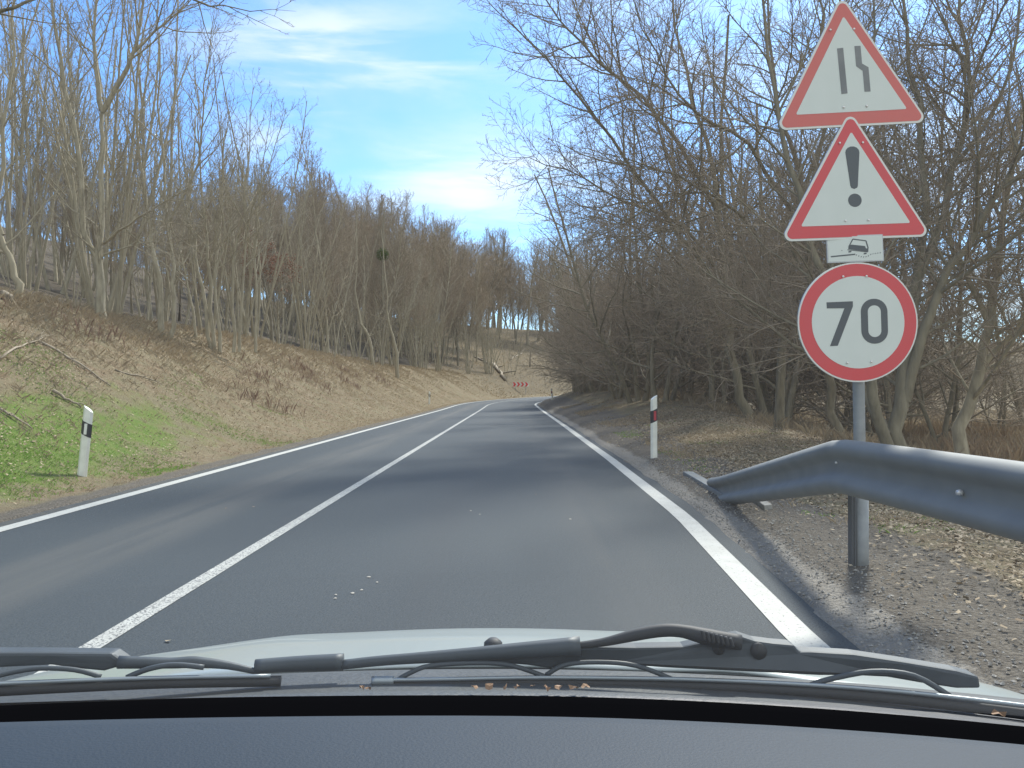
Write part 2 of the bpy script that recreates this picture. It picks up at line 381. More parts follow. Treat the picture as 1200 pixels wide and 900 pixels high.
def ground_z(x, y):
    x = np.asarray(x, float); y = np.asarray(y, float)
    s, t = st(x, y); zr = road_z(s)
    u = -(t - (LINE_L - .25)); v = t - (w_right(s) + .20)
    far = sstep(75, 125, s)
    # left: low verge, bank, wooded plateau, far hillside
    bank = 3.6 * (np.clip((u - .75) / 6.7, 0, 1) ** 1.15 * .75 + .25 * sstep(.75, 7.4, u))
    bank = bank * (1 - .55 * far) + .03 * np.clip(u - 7.4, 0, 60) * (1 - far)
    hill = far * .31 * np.clip(u - 3, 0, 50)
    # the same ridge rises slowly behind the plateau
    ridge = (1 - far) * .33 * np.clip(u - 9.5 + .8 * wob(x, y, .12), 0, 48)
    zl = zr + bank + hill + ridge + (.16 * wob(x, y, .45) + .05 * wob(x, y, 2.2)) * sstep(.5, 3, u) + .012 * wob(x, y, 6)
    # right: low shoulder, bank growing with distance, field behind
    hc = np.interp(s, [-20, 6, 10, 14, 20, 30, 45, 60, 400], [.08, .09, .16, .30, .46, .80, 1.08, 1.25, 1.4])
    drop0 = np.interp(s, [6, 16, 30], [1.1, 2.6, 4.5])
    zrt = zr + hc * (.22 * sstep(0, .6, v) + .78 * sstep(0.1, 4.2, v)) + .07 * sstep(0, .5, v) * np.interp(s, [6, 12], [1, 0])
    fall = sstep(0, 1, (v - drop0) / 6.5)
    zf = -.62 + .1 * wob(x, y, .1)
    zrt = zrt * (1 - fall) + zf * fall + (.05 * wob(x, y, 1.6)) * sstep(.4, 1.5, v) + .014 * wob(x, y, 6)
    zrt = zrt + sstep(70, 330, v) * 30 * (1 - .3 * far)
    under = zr - .10
    z = np.where(u > 0, zl, np.where(v > 0, zrt, under))
    return z
def crown_cap(x, y):
    """how tall the left-hand wood grows at a place: young by the bank, taller up the hill"""
    a = np.interp(np.asarray(x) / np.maximum(y, 1), [-.6, -.28, -.19, -.11, 0, .06], [.30, .275, .255, .235, .205, .19])
    return np.clip(a * y + 1.25 - ground_z(x, y), 6.5, 24)
def gz(x, y): return float(ground_z(x, y))

def axis(segs):
    out = [segs[0][0]]
    for a, b, n in segs: out += list(np.linspace(a, b, n + 1)[1:])
    return np.array(out)
def build_ground():
    xs = axis([(-700, -120, 14), (-120, -40, 26), (-40, -14, 60), (-14, -4, 84), (-4, 1, 14), (1, 9, 80), (9, 40, 62), (40, 120, 30), (120, 700, 24)])
    ys = axis([(-300, -20, 12), (-20, 2, 20), (2, 24, 150), (24, 60, 110), (60, 150, 110), (150, 300, 50), (300, 1200, 18)])
    X, Y = np.meshgrid(xs, ys); Z = ground_z(X, Y)
    v = np.stack([X, Y, Z], -1).reshape(-1, 3)
    nx, ny = len(xs), len(ys); i = np.arange(nx * ny).reshape(ny, nx)
    q = np.stack([i[:-1, :-1], i[:-1, 1:], i[1:, 1:], i[1:, :-1]], -1).reshape(-1, 4)
    me = make_mesh('ground', v, [(q, 0)], [M['ground']])
    s, t = st(X, Y); u = -(t - (LINE_L - .25)); vv = t - (w_right(s) + .20)
    n1 = wob(X, Y, .8)
    grit = np.where(vv > -.3, np.exp(-((vv - .12 - .08 * n1) / .20) ** 2) * np.interp(s, [0, 25, 60], [1, .85, .35]), 0) + np.where((u > -.2) & (u < 1), .22 * np.exp(-(u / .15) ** 2), 0)
    green = np.where(u > 0, np.exp(-((u - 2.2) / 1.7) ** 2) * np.interp(s, [0, 12, 22, 60], [.75, .52, .20, .10]) , 0)
    green = green + np.where((vv > .3), .30 * np.exp(-((vv - 2.0) / 1.4) ** 2) * np.interp(s, [0, 4, 10, 25, 40, 80], [0, .6, .3, .8, 1, .8]), 0)
    far = sstep(85, 120, s) * (u > 2)
    dirt = np.where(vv > 0, np.exp(-((vv - .55) / np.interp(s, [8, 25], [.75, 1.6])) ** 2) * np.interp(s, [0, 10, 18, 60], [1, .95, .85, .9]), 0) + np.where(u > 0, .8 * np.exp(-(u / .45) ** 2), 0)
    z1 = np.stack([np.clip(grit, 0, 1), np.clip(green, 0, 1), far * 1.0, np.ones_like(X)], -1).reshape(-1, 4).astype(np.float32)
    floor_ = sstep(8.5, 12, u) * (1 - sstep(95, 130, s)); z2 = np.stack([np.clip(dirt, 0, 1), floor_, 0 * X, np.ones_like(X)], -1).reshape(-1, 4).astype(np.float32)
    for nm, arr in (('zone', z1), ('zone2', z2)):
        a = me.attributes.new(nm, 'FLOAT_COLOR', 'POINT'); a.data.foreach_set('color', arr.ravel())
    o = link('ground', me); tag(o, kind='structure')
build_ground()

ss = axis([(-60, 0, 12), (0, 40, 60), (40, 60, 20), (60, 240, 120)])
def road_strip(name, tl, tr, dz, material, s_arr, cols=2, skirt=False, attr=False):
    n = len(s_arr); rows = []; acr = []
    for k in range(cols):
        f = k / (cols - 1); t = tl * (1 - f) + tr * f
        x, y = xy(s_arr, t); rows.append(np.stack([x, y, road_z(s_arr) + dz], -1)); acr.append(t + 0 * s_arr)
    if skirt:
        lo = rows[0].copy(); lo[:, 2] -= .14; hi = rows[-1].copy(); hi[:, 2] -= .14
        rows = [lo] + rows + [hi]; acr = [acr[0]] + acr + [acr[-1]]
    c = len(rows); v = np.stack(rows, 1).reshape(-1, 3); i = np.arange(n * c).reshape(n, c)
    q = np.stack([i[:-1, :-1], i[:-1, 1:], i[1:, 1:], i[1:, :-1]], -1).reshape(-1, 4)
    me = make_mesh(name, v, [(q, 0)], [material], smooth=False)
    if attr:
        a = me.attributes.new('across', 'FLOAT', 'POINT'); a.data.foreach_set('value', np.stack(acr, 1).ravel().astype(np.float32))
    return tag(link(name, me), kind='structure')
rag = .035 * wob(ss * 1.0, ss * .3, 4) + .02 * wob(ss, 0 * ss, 9)
road_strip('road', LINE_L - .25 + 0 * ss + rag, w_right(ss) + .22 + rag[::-1], 0, M['asphalt'], ss, 9, True, True)
road_strip('edge_line', LINE_L - .08 + 0 * ss, LINE_L + .08 + 0 * ss, .004, M['paint_edge'], ss)
road_strip('edge_line', w_right(ss) - .085, w_right(ss) + .085, .004, M['paint_edge'], ss)
sc_ = ss[ss < 120]
road_strip('centre_line', XM * 0 + (-.55) - .055 + 0 * sc_, (-.55) + .055 + 0 * sc_, .004, M['paint_centre'], sc_)

# ------------------------------------------------------------------ tree building
UP = Vector((0, 0, 1))
def tubes_mesh(name, groups, material, extra=None):
    """groups: dict (npts, sides) -> list of (pts, radii); every chain becomes a tapered tube"""
    V = []; Q = []; base = 0
    for (n, k), chains in groups.items():
        if not chains: continue
        if isinstance(chains, tuple): P, Rr = chains
        else: P = np.array([c[0] for c in chains], dtype=np.float64); Rr = np.array([c[1] for c in chains], dtype=np.float64)
        T = np.empty_like(P); T[:, 1:-1] = P[:, 2:] - P[:, :-2]; T[:, 0] = P[:, 1] - P[:, 0]; T[:, -1] = P[:, -1] - P[:, -2]
        T /= np.linalg.norm(T, axis=-1, keepdims=True) + 1e-9
        ax = np.argmin(np.abs(T.mean(1)), axis=1); ref = np.eye(3)[ax][:, None, :]
        U = np.cross(T, ref); U /= np.linalg.norm(U, axis=-1, keepdims=True) + 1e-9; Wv = np.cross(U, T)
        ang = np.arange(k) * 2 * math.pi / k
        ring = P[:, :, None] + Rr[:, :, None, None] * (U[:, :, None] * np.cos(ang)[None, None, :, None] + Wv[:, :, None] * np.sin(ang)[None, None, :, None])
        m = len(chains); idx = base + np.arange(m * n * k).reshape(m, n, k); nx = np.roll(idx, -1, 2)
        Q.append(np.stack([idx[:, :-1], nx[:, :-1], nx[:, 1:], idx[:, 1:]], -1).reshape(-1, 4))
        V.append(ring.reshape(-1, 3)); base += m * n * k
    fl = [(np.concatenate(Q), 0)]; mats = [material]
    if extra:
        ev, eq, em = extra; V.append(ev); fl.append((np.asarray(eq) + base, 1)); mats.append(em)
    return make_mesh(name, np.concatenate(V), fl, mats)

class Tree:
    """P: per level dicts; wood = trunk and main limbs (levels <= P['wood']), rest = crown"""
    def __init__(s, seed, P): s.r = random.Random(seed); s.P = P; s.wood = {}; s.twig = {}; s.tips = []
    def put(s, lev, pts, rad):
        k = (8, 6, 4, 3, 3, 3)[lev]; d = s.wood if lev <= s.P['wood'] else s.twig
        d.setdefault((len(pts), k), []).append(([tuple(p) for p in pts], rad))
    def axis(s, p, d, L, r, lev, end=.3):
        P = s.P; n = P['seg'][lev]; wa = P['wander'][lev]; tr = P['trop'][lev]; g = s.r.gauss
        pts = [p]; st_ = L / n; d = d.normalized()
        for i in range(n):
            d = Vector((d.x + g(0, wa), d.y + g(0, wa), d.z + g(0, wa) + tr)) + P.get('lean', Vector()) * (.5 if lev else 1)
            d.normalize(); p = p + d * st_; pts.append(p)
        return pts
    def spawn(s, pts, L, r, lev, end):
        P = s.P; n = len(pts) - 1; k = P['n'][lev]; k = max(1, int(round(k * s.r.uniform(.8, 1.2) * (1 if lev == 0 else min(1.6, max(.5, L / P['ref'][lev]))))))
        az = s.r.uniform(0, 6.28); f0 = P['from'][lev]
        for i in range(k):
            f = f0 + (1 - f0) * ((i + s.r.random()) / k) ** .9; f = min(f, .985)
            q = f * n; a = int(q); b = q - a; p = pts[a].lerp(pts[a + 1], b); d = (pts[a + 1] - pts[a]).normalized()
            az += 2.4 + s.r.uniform(-.6, .6)
            ref = UP if abs(d.z) < .9 else Vector((1, 0, 0)); u = d.cross(ref).normalized(); w = u.cross(d)
            side = u * math.cos(az) + w * math.sin(az)
            an = R(P['angle'][lev] * s.r.uniform(.7, 1.3)) * (1.15 - .35 * f)
            nd = d * math.cos(an) + side * math.sin(an)
            if P.get('flat') and lev >= 1: nd.z *= .8
            rr = (r + (end * r - r) * f)
            if lev == 0: ln = P['len'][0] * (P['shape'](f)) * s.r.uniform(.7, 1.2)
            else: ln = L * P['len'][lev] * (1.1 - .6 * f) * s.r.uniform(.6, 1.25)
            cr = max(P['rmin'], min(rr * .62, P['rr'] * ln))
            s.grow(p, nd, ln, cr, lev + 1)
    def grow(s, p, d, L, r, lev):
        end = .3 if lev < 3 else .5
        pts = s.axis(p, d, L, r, lev); n = len(pts) - 1
        rad = [max(s.P['rmin'] * .7, r * (1 + (end - 1) * i / n)) for i in range(n + 1)]
        if lev == 0: rad[0] *= 1.35
        s.put(lev, pts, rad)
        if lev < s.P['levels']: s.spawn(pts, L, r, lev, end)
        else: s.tips.append((pts[-1]))
    def limb(s, pts, r0, r1, lev=0, kids=True, sub=3):
        """an explicitly placed limb, smoothed, that then carries grown branches"""
        pts = [Vector(p) for p in pts]; out = []
        for i in range(len(pts) - 1):
            p0 = pts[max(i-1, 0)]; p1 = pts[i]; p2 = pts[i+1]; p3 = pts[min(i+2, len(pts)-1)]
            for j in range(sub):
                t = j / sub; t2 = t*t; t3 = t2*t
                out.append(.5 * ((2*p1) + (p2-p0)*t + (2*p0-5*p1+4*p2-p3)*t2 + (3*p1-p0-3*p2+p3)*t3))
        out.append(pts[-1]); L = sum((out[i+1]-out[i]).length for i in range(len(out)-1))
        jit = L * .004
        out = [out[0]] + [q + Vector((s.r.gauss(0, jit), s.r.gauss(0, jit), s.r.gauss(0, jit))) for q in out[1:]]
        n = len(out) - 1; rad = [r0 + (r1 - r0) * (i / n) ** .8 for i in range(n + 1)]
        k = 10 if r0 > .06 else 6
        s.wood.setdefault((n + 1, k), []).append(([tuple(p) for p in out], rad))
        if kids:
            keep = s.P['len'][0]
            s.spawn(out, L, r0, lev, r1 / r0)
    def meshes(s, name, wm, tm, leaves=None):
        ex = None
        if leaves:
            cnt, size, lm, zr = leaves; vs = []
            tips = s.tips; 
            for _ in range(cnt):
                c = s.r.choice(tips) + Vector((s.r.gauss(0, .12), s.r.gauss(0, .12), s.r.gauss(0, .12)))
                a = Vector((s.r.gauss(0, 1), s.r.gauss(0, 1), s.r.gauss(0, 1))).normalized(); b = a.cross(Vector((s.r.gauss(0, 1), s.r.gauss(0, 1), s.r.gauss(0, 1)))).normalized()
                z = size * s.r.uniform(.6, 1.2); vs += [tuple(c - a * z), tuple(c + b * z * .6), tuple(c + a * z), tuple(c - b * z * .6)]
            ex = (np.array(vs), np.arange(len(vs)).reshape(-1, 4), lm)
        return tubes_mesh('trunk', s.wood, wm), tubes_mesh('crown', s.twig, tm, ex)

def place_tree(name, meshes, loc, label, group=None, rz=0, sc=1, cat='tree', tilt=0):
    e = empty(name, loc, label, cat, group); e.rotation_euler = (tilt, 0, rz); e.scale = (sc, sc, sc)
    link('trunk', meshes[0], e); link('crown', meshes[1], e)
    return e

oval = lambda f: math.sin(math.pi * min(1, (.25 + .75 * f))) ** .6 if f < 1 else .2
cone = lambda f: 1.05 - .75 * f
BASE_F = dict(wood=1, levels=3, seg=(9, 6, 4, 3), wander=(.045, .09, .14, .2), trop=(.02, .07, .06, .04), n=(22, 9, 6), ref=(1, 2.6, 1.2),
              angle=(38, 38, 42), len=(4.2, .42, .45), shape=cone, rr=.011, rmin=.0075)
BASE_F['from'] = (.38, .18, .15)
def P_(**k):
    d = dict(BASE_F); d.update(k); return d
protos = {}
def forest_proto(key, seed, H_, r_, stems=1, wm='bark_pale', tm='twig_pale', leaves=None, **k):
    P = P_(**k); T = Tree(seed, P)
    for i in range(stems):
        if stems == 1: p = Vector(); d = Vector((T.r.gauss(0, .04), T.r.gauss(0, .04), 1)); hh = H_
        else:
            a = 6.28 * i / stems + T.r.uniform(-.5, .5); p = Vector((math.cos(a), math.sin(a), 0)) * T.r.uniform(.08, .3)
            d = Vector((math.cos(a) * T.r.uniform(.08, .35), math.sin(a) * T.r.uniform(.08, .35), 1)); hh = H_ * T.r.uniform(.65, 1.05)
        P['trop'] = (.02, .07, .06, .04)
        T.grow(p - Vector((0, 0, .25)), d, hh, r_ * T.r.uniform(.8, 1.1), 0)
    protos[key] = T.meshes(key, M[wm], M[tm], leaves)
for i in range(4):
    forest_proto(f'tall{i}', 10 + i, 15.5 + i * .6, .088 + .012 * i, stems=1, wm='bark_brown' if i % 2 else 'bark_pale', tm='twig_brown', **{'n': (42, 12, 8), 'shape': oval, 'from': (.20, .15, .15), 'len': (3.5, .46, .48), 'rmin': .0095, 'angle': (34, 38, 42)})
for i in range(2):
    forest_proto(f'slim{i}', 20 + i, 16.5, .085, stems=1 + i, wm='bark_pale', tm='twig_pale', **{'n': (26, 8, 5), 'angle': (30, 36, 40), 'len': (3.2, .45, .48), 'rmin': .0055, 'from': (.25, .15, .15)})
for i in range(3):
    forest_proto(f'clump{i}', 30 + i, 12.0, .062, stems=5 + i, wm='bark_pale', tm='twig_pale', **{'n': (13, 7, 4), 'angle': (26, 32, 38), 'len': (2.8, .45, .5), 'rmin': .006})
for i in range(2):
    forest_proto(f'young{i}', 50 + i, 9.0, .05, stems=2 + i, wm='bark_pale', tm='twig_brown', **{'n': (16, 7, 4), 'len': (2.3, .42, .45), 'from': (.25, .2, .2)})
for i in range(3):   # far spreading trees: thicker twigs so they read at 150 m
    forest_proto(f'oak{i}', 70 + i, 17.0, .24, stems=1, wm='bark_brown', tm='twig_brown', leaves=None,
                 **{'n': (20, 10, 7), 'angle': (50, 45, 48), 'len': (6.2, .48, .45), 'shape': oval, 'rmin': .015, 'rr': .017, 'from': (.24, .2, .2), 'wander': (.07, .16, .2, .25), 'ref': (1, 4, 2)})
forest_proto('leafy', 90, 15.0, .2, wm='bark_brown', tm='twig_brown', leaves=(2600, .11, M['brown_leaves'], 0),
             **{'n': (16, 10, 6), 'angle': (50, 45, 48), 'len': (5.0, .48, .45), 'shape': oval, 'rmin': .012, 'rr': .016, 'wander': (.07, .16, .2, .25)})
for i in range(4):   # roadside thicket on the right: twiggy down to the ground, leaning out
    forest_proto(f'thick{i}', 110 + i, 10.5 + i * .5, .10, stems=3, wm='bark_dark', tm='twig_dark',
                 **{'n': (20, 11, 7), 'angle': (58, 48, 46), 'len': (4.6, .46, .46), 'from': (.06, .12, .12), 'rmin': .0065, 'rr': .0105,
                    'wander': (.07, .13, .18, .22), 'trop': (.02, .03, .04, .03), 'ref': (1, 3, 1.4)})
rr = random.Random(5)
G_WOOD = 'bare trees in the wood above the left bank'
G_CREST = 'pale slender stems along the crest of the left bank'
G_HILL = 'bare trees on the far hillside beyond the bend'
G_THICK = 'bare trees of the roadside thicket on the right'
def scatter(keys, n, smin, smax, tmin, tmax, label, group, name, sc=(.8, 1.15), mind=1.6, taken=None, accept=None, young=False):
    pts = taken if taken is not None else []; made = 0; tries = 0
    while made < n and tries < n * 40:
        tries += 1
        s = rr.uniform(smin, smax); t = rr.uniform(tmin, tmax); x, y = xy(s, t); x = float(x); y = float(y)
        if accept and not accept(x, y): continue
        if any((x - a) ** 2 + (y - b) ** 2 < mind ** 2 for a, b in pts): continue
        pts.append((x, y)); made += 1
        place_tree(name, protos[rr.choice(keys)], (x, y, gz(x, y)), label, group, rr.uniform(0, 6.28), rr.uniform(*sc) * (min(1.15, float(crown_cap(x, y)) / 17.5) if young is True else 1 if not young else young(x, y)), tilt=rr.gauss(0, .04))
    return pts
def inview(x, y, m=4): return y > 4 and abs(x) < y * .68 + m
tk = []
scatter(['clump0', 'clump1', 'clump2', 'young0', 'young1', 'tall0'], 36, 25, 120, -12.6, -10.4,
        'pale slender bare stems standing on the crest of the grassy left bank', G_CREST, 'slender_tree', (.75, 1.1), 1.3, tk, inview)
scatter(['tall0', 'tall1', 'tall2', 'tall3', 'young0', 'young1', 'clump1'], 230, 12, 128, -40, -12.6,
        'tall bare grey-brown tree inside the wood behind the left bank', G_WOOD, 'bare_tree', (.85, 1.22), 1.15, tk, inview, True)
scatter(['oak0', 'oak1', 'oak2', 'tall1', 'tall3'], 120, 118, 250, -105, -36,
        'spreading bare tree on the far orange-brown hillside beyond the bend', G_HILL, 'hillside_tree', (.95, 1.25), 2.6, tk, lambda x, y: inview(x, y) and x < 32, lambda x, y: float(crown_cap(x, y)) / 19)
scatter(['oak0', 'oak1', 'tall1'], 7, 112, 190, -30, -14,
        'lone tall tree on the open lower slope of the far hillside', 'lone trees on the open far slope', 'slope_tree', (1.1, 1.4), 6, tk, lambda x, y: inview(x, y) and -22 < x < -4)
# ---- right thicket
tk2 = []
def thick_ok(x, y): return inview(x, y, 6)
scatter(['thick0', 'thick1', 'thick2', 'thick3'], 80, 24, 110, 6.6, 16,
        'dense twiggy bare tree in the dark thicket along the right verge', G_THICK, 'thicket_tree', (.8, 1.15), 1.5, tk2, thick_ok, lambda x, y: min(1.1, max(.5, (float(np.interp(x / y, [.05, .08, .12, .2, .3], [.14, .19, .27, .38, .5])) * y + .3) / 12)))
scatter(['thick0', 'thick1', 'thick2', 'thick3', 'tall2'], 22, 14, 60, 15, 34,
        'bare twiggy tree standing in the field edge behind the right-hand trees', 'bare trees at the field edge on the right', 'field_tree', (.45, .8), 3.0, tk2, thick_ok)

# the wood further back, where single trees can no longer be told apart
def far_wood(name, boxes, seed, wm, low=False):
    g_ = np.random.RandomState(seed); X = []; Y = []; D = []
    for n_, s0, s1, t0, t1 in boxes:
        s_ = g_.uniform(s0, s1, n_); t_ = g_.uniform(t0, t1, n_); a_, b_ = xy(s_, t_); ok = (b_ > 6) & (np.abs(a_) < b_ * .70 + 6); X.append(a_[ok]); Y.append(b_[ok])
    X = np.concatenate(X); Y = np.concatenate(Y); n_ = len(X); Hh = g_.uniform(.72, 1.04, n_) * (crown_cap(X, Y) if not low else g_.uniform(2.5, 6.5, n_) if low is True else g_.uniform(6, low, n_)); fac = np.clip(Y / 60, .8, 2.2)
    def chains(p0, d0, L_, r0, k, wander):
        P = [p0]; d = d0
        for i in range(k):
            d = d + g_.normal(0, wander, d.shape); d /= np.linalg.norm(d, axis=1, keepdims=True); P.append(P[-1] + d * (L_ / k)[:, None])
        return np.stack(P, 1), r0[:, None] * np.linspace(1, .35, k + 1)[None]
    p0 = np.stack([X, Y, ground_z(X, Y) - .2], -1); d0 = np.stack([g_.normal(0, .05, n_), g_.normal(0, .05, n_), np.ones(n_)], -1)
    stem = chains(p0, d0, Hh, g_.uniform(.05, .13, n_) * fac ** .4, 6, .04)
    def kids(par, Lp, m, flo, ang, ratio, rk, k, parr):
        P, _ = par; N_ = len(P); K_ = P.shape[1] - 1; idx = np.repeat(np.arange(N_), m); f = flo + (1 - flo) * g_.uniform(0, 1, N_ * m); q = np.minimum(f * K_, K_ - 1e-3); a_ = q.astype(int); b_ = (q - a_)[:, None]
        p = P[idx, a_] * (1 - b_) + P[idx, a_ + 1] * b_; d = P[idx, a_ + 1] - P[idx, a_]; d /= np.linalg.norm(d, axis=1, keepdims=True)
        rnd = g_.normal(size=d.shape); side = np.cross(d, rnd); side /= np.linalg.norm(side, axis=1, keepdims=True)
        an = ang * g_.uniform(.7, 1.3, N_ * m)[:, None]; nd = d * np.cos(an) + side * np.sin(an); L_ = Lp[idx] * ratio * (1.25 - .8 * f) * g_.uniform(.6, 1.2, N_ * m)
        return chains(p, nd, L_, rk * fac_[idx] if len(fac_) == N_ else rk * np.ones(N_ * m), k, .12), L_, idx
    fac_ = fac; (b1, L1, i1) = kids(stem, Hh, 18, .18 if not low else .03, .62 if not low else .5, .20 if not low else .42, .016 if not low else .012, 3, None)
    fac_ = fac[i1]; (b2, L2, i2) = kids(b1, L1, 7, .15, .65, .50, .0085 if not low else .011, 2, None)
    me = tubes_mesh(name, {(7, 5): stem, (4, 3): b1, (3, 3): b2}, wm)
    tag(link(name, me), kind='stuff')
far_wood('far_woods', [(1200, 22, 125, -42, -17), (800, 18, 95, -60, -25), (900, 8, 135, -85, -32), (1300, 115, 290, -150, -46)], 5, M['twig_brown'])
far_wood('underwood', [(1000, 18, 125, -66, -44), (900, 112, 300, -82, -50)], 9, M['twig_brown'], 10.5)
far_wood('underwood', [(2000, 16, 125, -42, -15), (1200, 18, 125, -75, -38), (450, 110, 260, -120, -44), (150, 112, 200, -44, -9)], 8, M['twig_brown'], True)
scatter(['slim0', 'slim1', 'clump0'], 20, 22, 44, -30, -12.4, 'tall slender bare tree rising to the picture top on the far left', 'tall slender trees at the upper left', 'tall_slender_tree', (.9, 1.15), 1.2, tk, lambda x, y: inview(x, y, 1) and x < -.42 * y)
far_wood('far_woods', [(420, 10, 130, 30, 75)], 6, M['twig_dark'])

# ---- single trees of the photograph
def single(name, seed, label, base, limbs, wm, tm, cat='tree', **k):
    thin = .78 if wm == 'bark_dark' else .88
    """limbs: list of ([ (px, py, d)...], r0, r1) ; base is a world point"""
    P = P_(**k); T = Tree(seed, P); b = Vector(base)
    for pts, r0, r1 in limbs:
        w = [at(*q) - b if not isinstance(q, Vector) else q - b for q in pts]
        T.limb(w, r0 * thin, r1 * thin * .45)
    return place_tree(name, T.meshes(name, M[wm], M[tm]), b, label)
near = dict(n=(28, 13, 8), angle=(48, 46, 44), len=(3.7, .46, .48), shape=cone, rr=.011, rmin=.0048, wander=(.05, .10, .15, .2), trop=(0, .045, .05, .03), ref=(1, 2.2, 1.0))
near['from'] = (.22, .12, .12)
def gp(px, d, x=None):
    x_ = (px - 600) / F * d; return Vector((x_, d, gz(x_, d) - .12))
bA = gp(1062, 13.0)
single('multi_stemmed_tree', 201, 'large multi-stemmed bare tree with thick twisting grey stems right behind the speed sign', bA, [
    ([bA, (1052, 500, 13), (1064, 410, 13.1), (1073, 320, 13.3), (1086, 200, 13.6), (1074, 80, 14), (1052, -80, 14.3)], .20, .05),
    ([(1060, 470, 13), (1100, 345, 12.8), (1150, 262, 12.5), (1195, 190, 12.2), (1260, 90, 12)], .13, .04),
    ([bA + Vector((-.15, 0, 0)), (1030, 490, 12.8), (1004, 400, 12.6), (960, 310, 12.4), (925, 190, 12.6), (900, 60, 12.8), (885, -80, 13)], .15, .04),
    ([(1066, 350, 13.2), (1120, 200, 13.6), (1136, 100, 13.8), (1125, -20, 14), (1118, -120, 14)], .10, .03),
    ([(1040, 510, 13), (1012, 455, 13.6), (985, 360, 14), (1000, 230, 14.4), (1022, 90, 14.6), (1030, -60, 15)], .12, .035),
], 'bark_dark', 'twig_dark', **near)
bB = gp(1122, 14.5)
single('leaning_tree', 202, 'bare tree leaning right at the frame edge behind the guardrail with a pale upper trunk', bB, [
    ([bB, (1128, 505, 14.5), (1150, 430, 14.4), (1168, 350, 14.2), (1176, 250, 14), (1206, 110, 14), (1220, -40, 14)], .17, .04),
    ([(1150, 430, 14.4), (1205, 370, 14), (1260, 310, 13.6)], .08, .03),
    ([(1160, 380, 14.3), (1120, 290, 14.3), (1105, 180, 14.5), (1110, 40, 14.6)], .07, .02),
], 'bark_pale', 'twig_dark', **near)
bC = gp(878, 23)
single('arching_tree', 203, 'bare tree whose long limb arches left over the road, left of the sign stack', bC, [
    ([bC, (862, 440, 23), (852, 340, 23), (838, 210, 22.5), (805, 80, 22), (775, -60, 22)], .22, .05),
    ([(856, 390, 23), (815, 300, 21.5), (752, 215, 20), (700, 140, 19), (640, 68, 18), (562, -8, 17)], .11, .02),
    ([(848, 330, 23), (800, 265, 22), (728, 235, 21), (665, 198, 20), (602, 182, 19)], .08, .014),
    ([(842, 250, 22.5), (790, 160, 21), (735, 95, 20), (680, 50, 19), (640, 0, 18.5), (610, -60, 18)], .09, .02),
], 'bark_dark', 'twig_dark', **near)
bD = gp(914, 20)
single('bare_roadside_tree', 204, 'dark upright bare tree between the red-banded post and the sign pole', bD, [
    ([bD, (916, 420, 20), (930, 310, 19.8), (938, 200, 19.5), (905, 90, 19), (900, -60, 19)], .18, .05),
    ([(925, 350, 19.8), (880, 270, 19), (815, 215, 18), (755, 192, 17.5), (690, 172, 17)], .08, .014),
    ([(935, 260, 19.6), (880, 170, 18.5), (815, 130, 17.5), (770, 60, 17), (738, -20, 16.5)], .08, .02),
    ([(936, 240, 19.5), (975, 120, 19.5), (985, 0, 19.5), (990, -100, 20)], .08, .02),
], 'bark_dark', 'twig_dark', **near)
bE = gp(838, 28)
single('bare_roadside_tree', 205, 'bare tree with two thin trunks, second from the right-hand red-banded post', bE, [
    ([bE, (832, 430, 28), (815, 330, 28), (798, 220, 27), (765, 120, 26), (742, 20, 25)], .17, .04),
    ([bE + Vector((.3, 0, 0)), (850, 410, 28), (862, 300, 28), (870, 180, 28), (860, 60, 28)], .12, .03),
    ([(815, 330, 28), (765, 280, 26), (715, 250, 24), (668, 240, 23)], .07, .014),
], 'bark_dark', 'twig_dark', **near)
bF = gp(985, 17.5)
single('bare_roadside_tree', 206, 'crooked bare tree half hidden behind the sign pole', bF, [
    ([bF, (975, 450, 17.5), (955, 360, 17.5), (948, 260, 17.6), (968, 150, 17.8), (960, 20, 18), (950, -90, 18)], .15, .04),
    ([(972, 440, 17.5), (1015, 330, 17.6), (1045, 210, 17.8), (1050, 60, 18)], .09, .03),
    ([(968, 420, 17.5), (920, 380, 17), (860, 350, 16.5), (800, 345, 16)], .06, .012),
], 'bark_dark', 'twig_dark', **near)
# left bank trees
lb = dict(n=(18, 9, 6), angle=(42, 40, 42), len=(3.0, .44, .46), shape=cone, rr=.011, rmin=.0055, trop=(0, .06, .05, .03), ref=(1, 2.2, 1.0))
lb['from'] = (.3, .15, .15)
def lp(px, d): 
    x_ = (px - 600) / F * d; return Vector((x_, d, gz(x_, d) - .12))
bG = lp(119, 22.5)
single('forked_tree', 211, 'big forked bare tree with pale thick trunk on the left bank crest', bG, [
    ([bG, (117, 330, 22.5), (117, 290, 22.5), (119, 200, 22.5), (118, 128, 22.5)], .18, .11),
    ([(118, 128, 22.5), (111, 80, 22.5), (109, 20, 22.5), (116, -60, 22.5)], .10, .05),
    ([(118, 130, 22.5), (140, 92, 22.3), (158, 50, 22), (166, 0, 22), (172, -70, 22)], .10, .045),
    ([(150, 65, 22.1), (180, 35, 22), (215, 5, 22), (240, -25, 22)], .06, .02),
    ([(117, 305, 22.5), (97, 270, 22.3), (90, 170, 22), (72, 75, 21.8), (60, 0, 21.6), (55, -70, 21.5)], .11, .05),
    ([(121, 285, 22.5), (150, 262, 22), (185, 240, 21.5), (222, 218, 21), (258, 210, 20.5)], .05, .010),
    ([(121, 298, 22.5), (165, 285, 22), (205, 284, 21.5)], .035, .008),
], 'bark_pale', 'twig_pale', **lb)
bH = lp(24, 19)
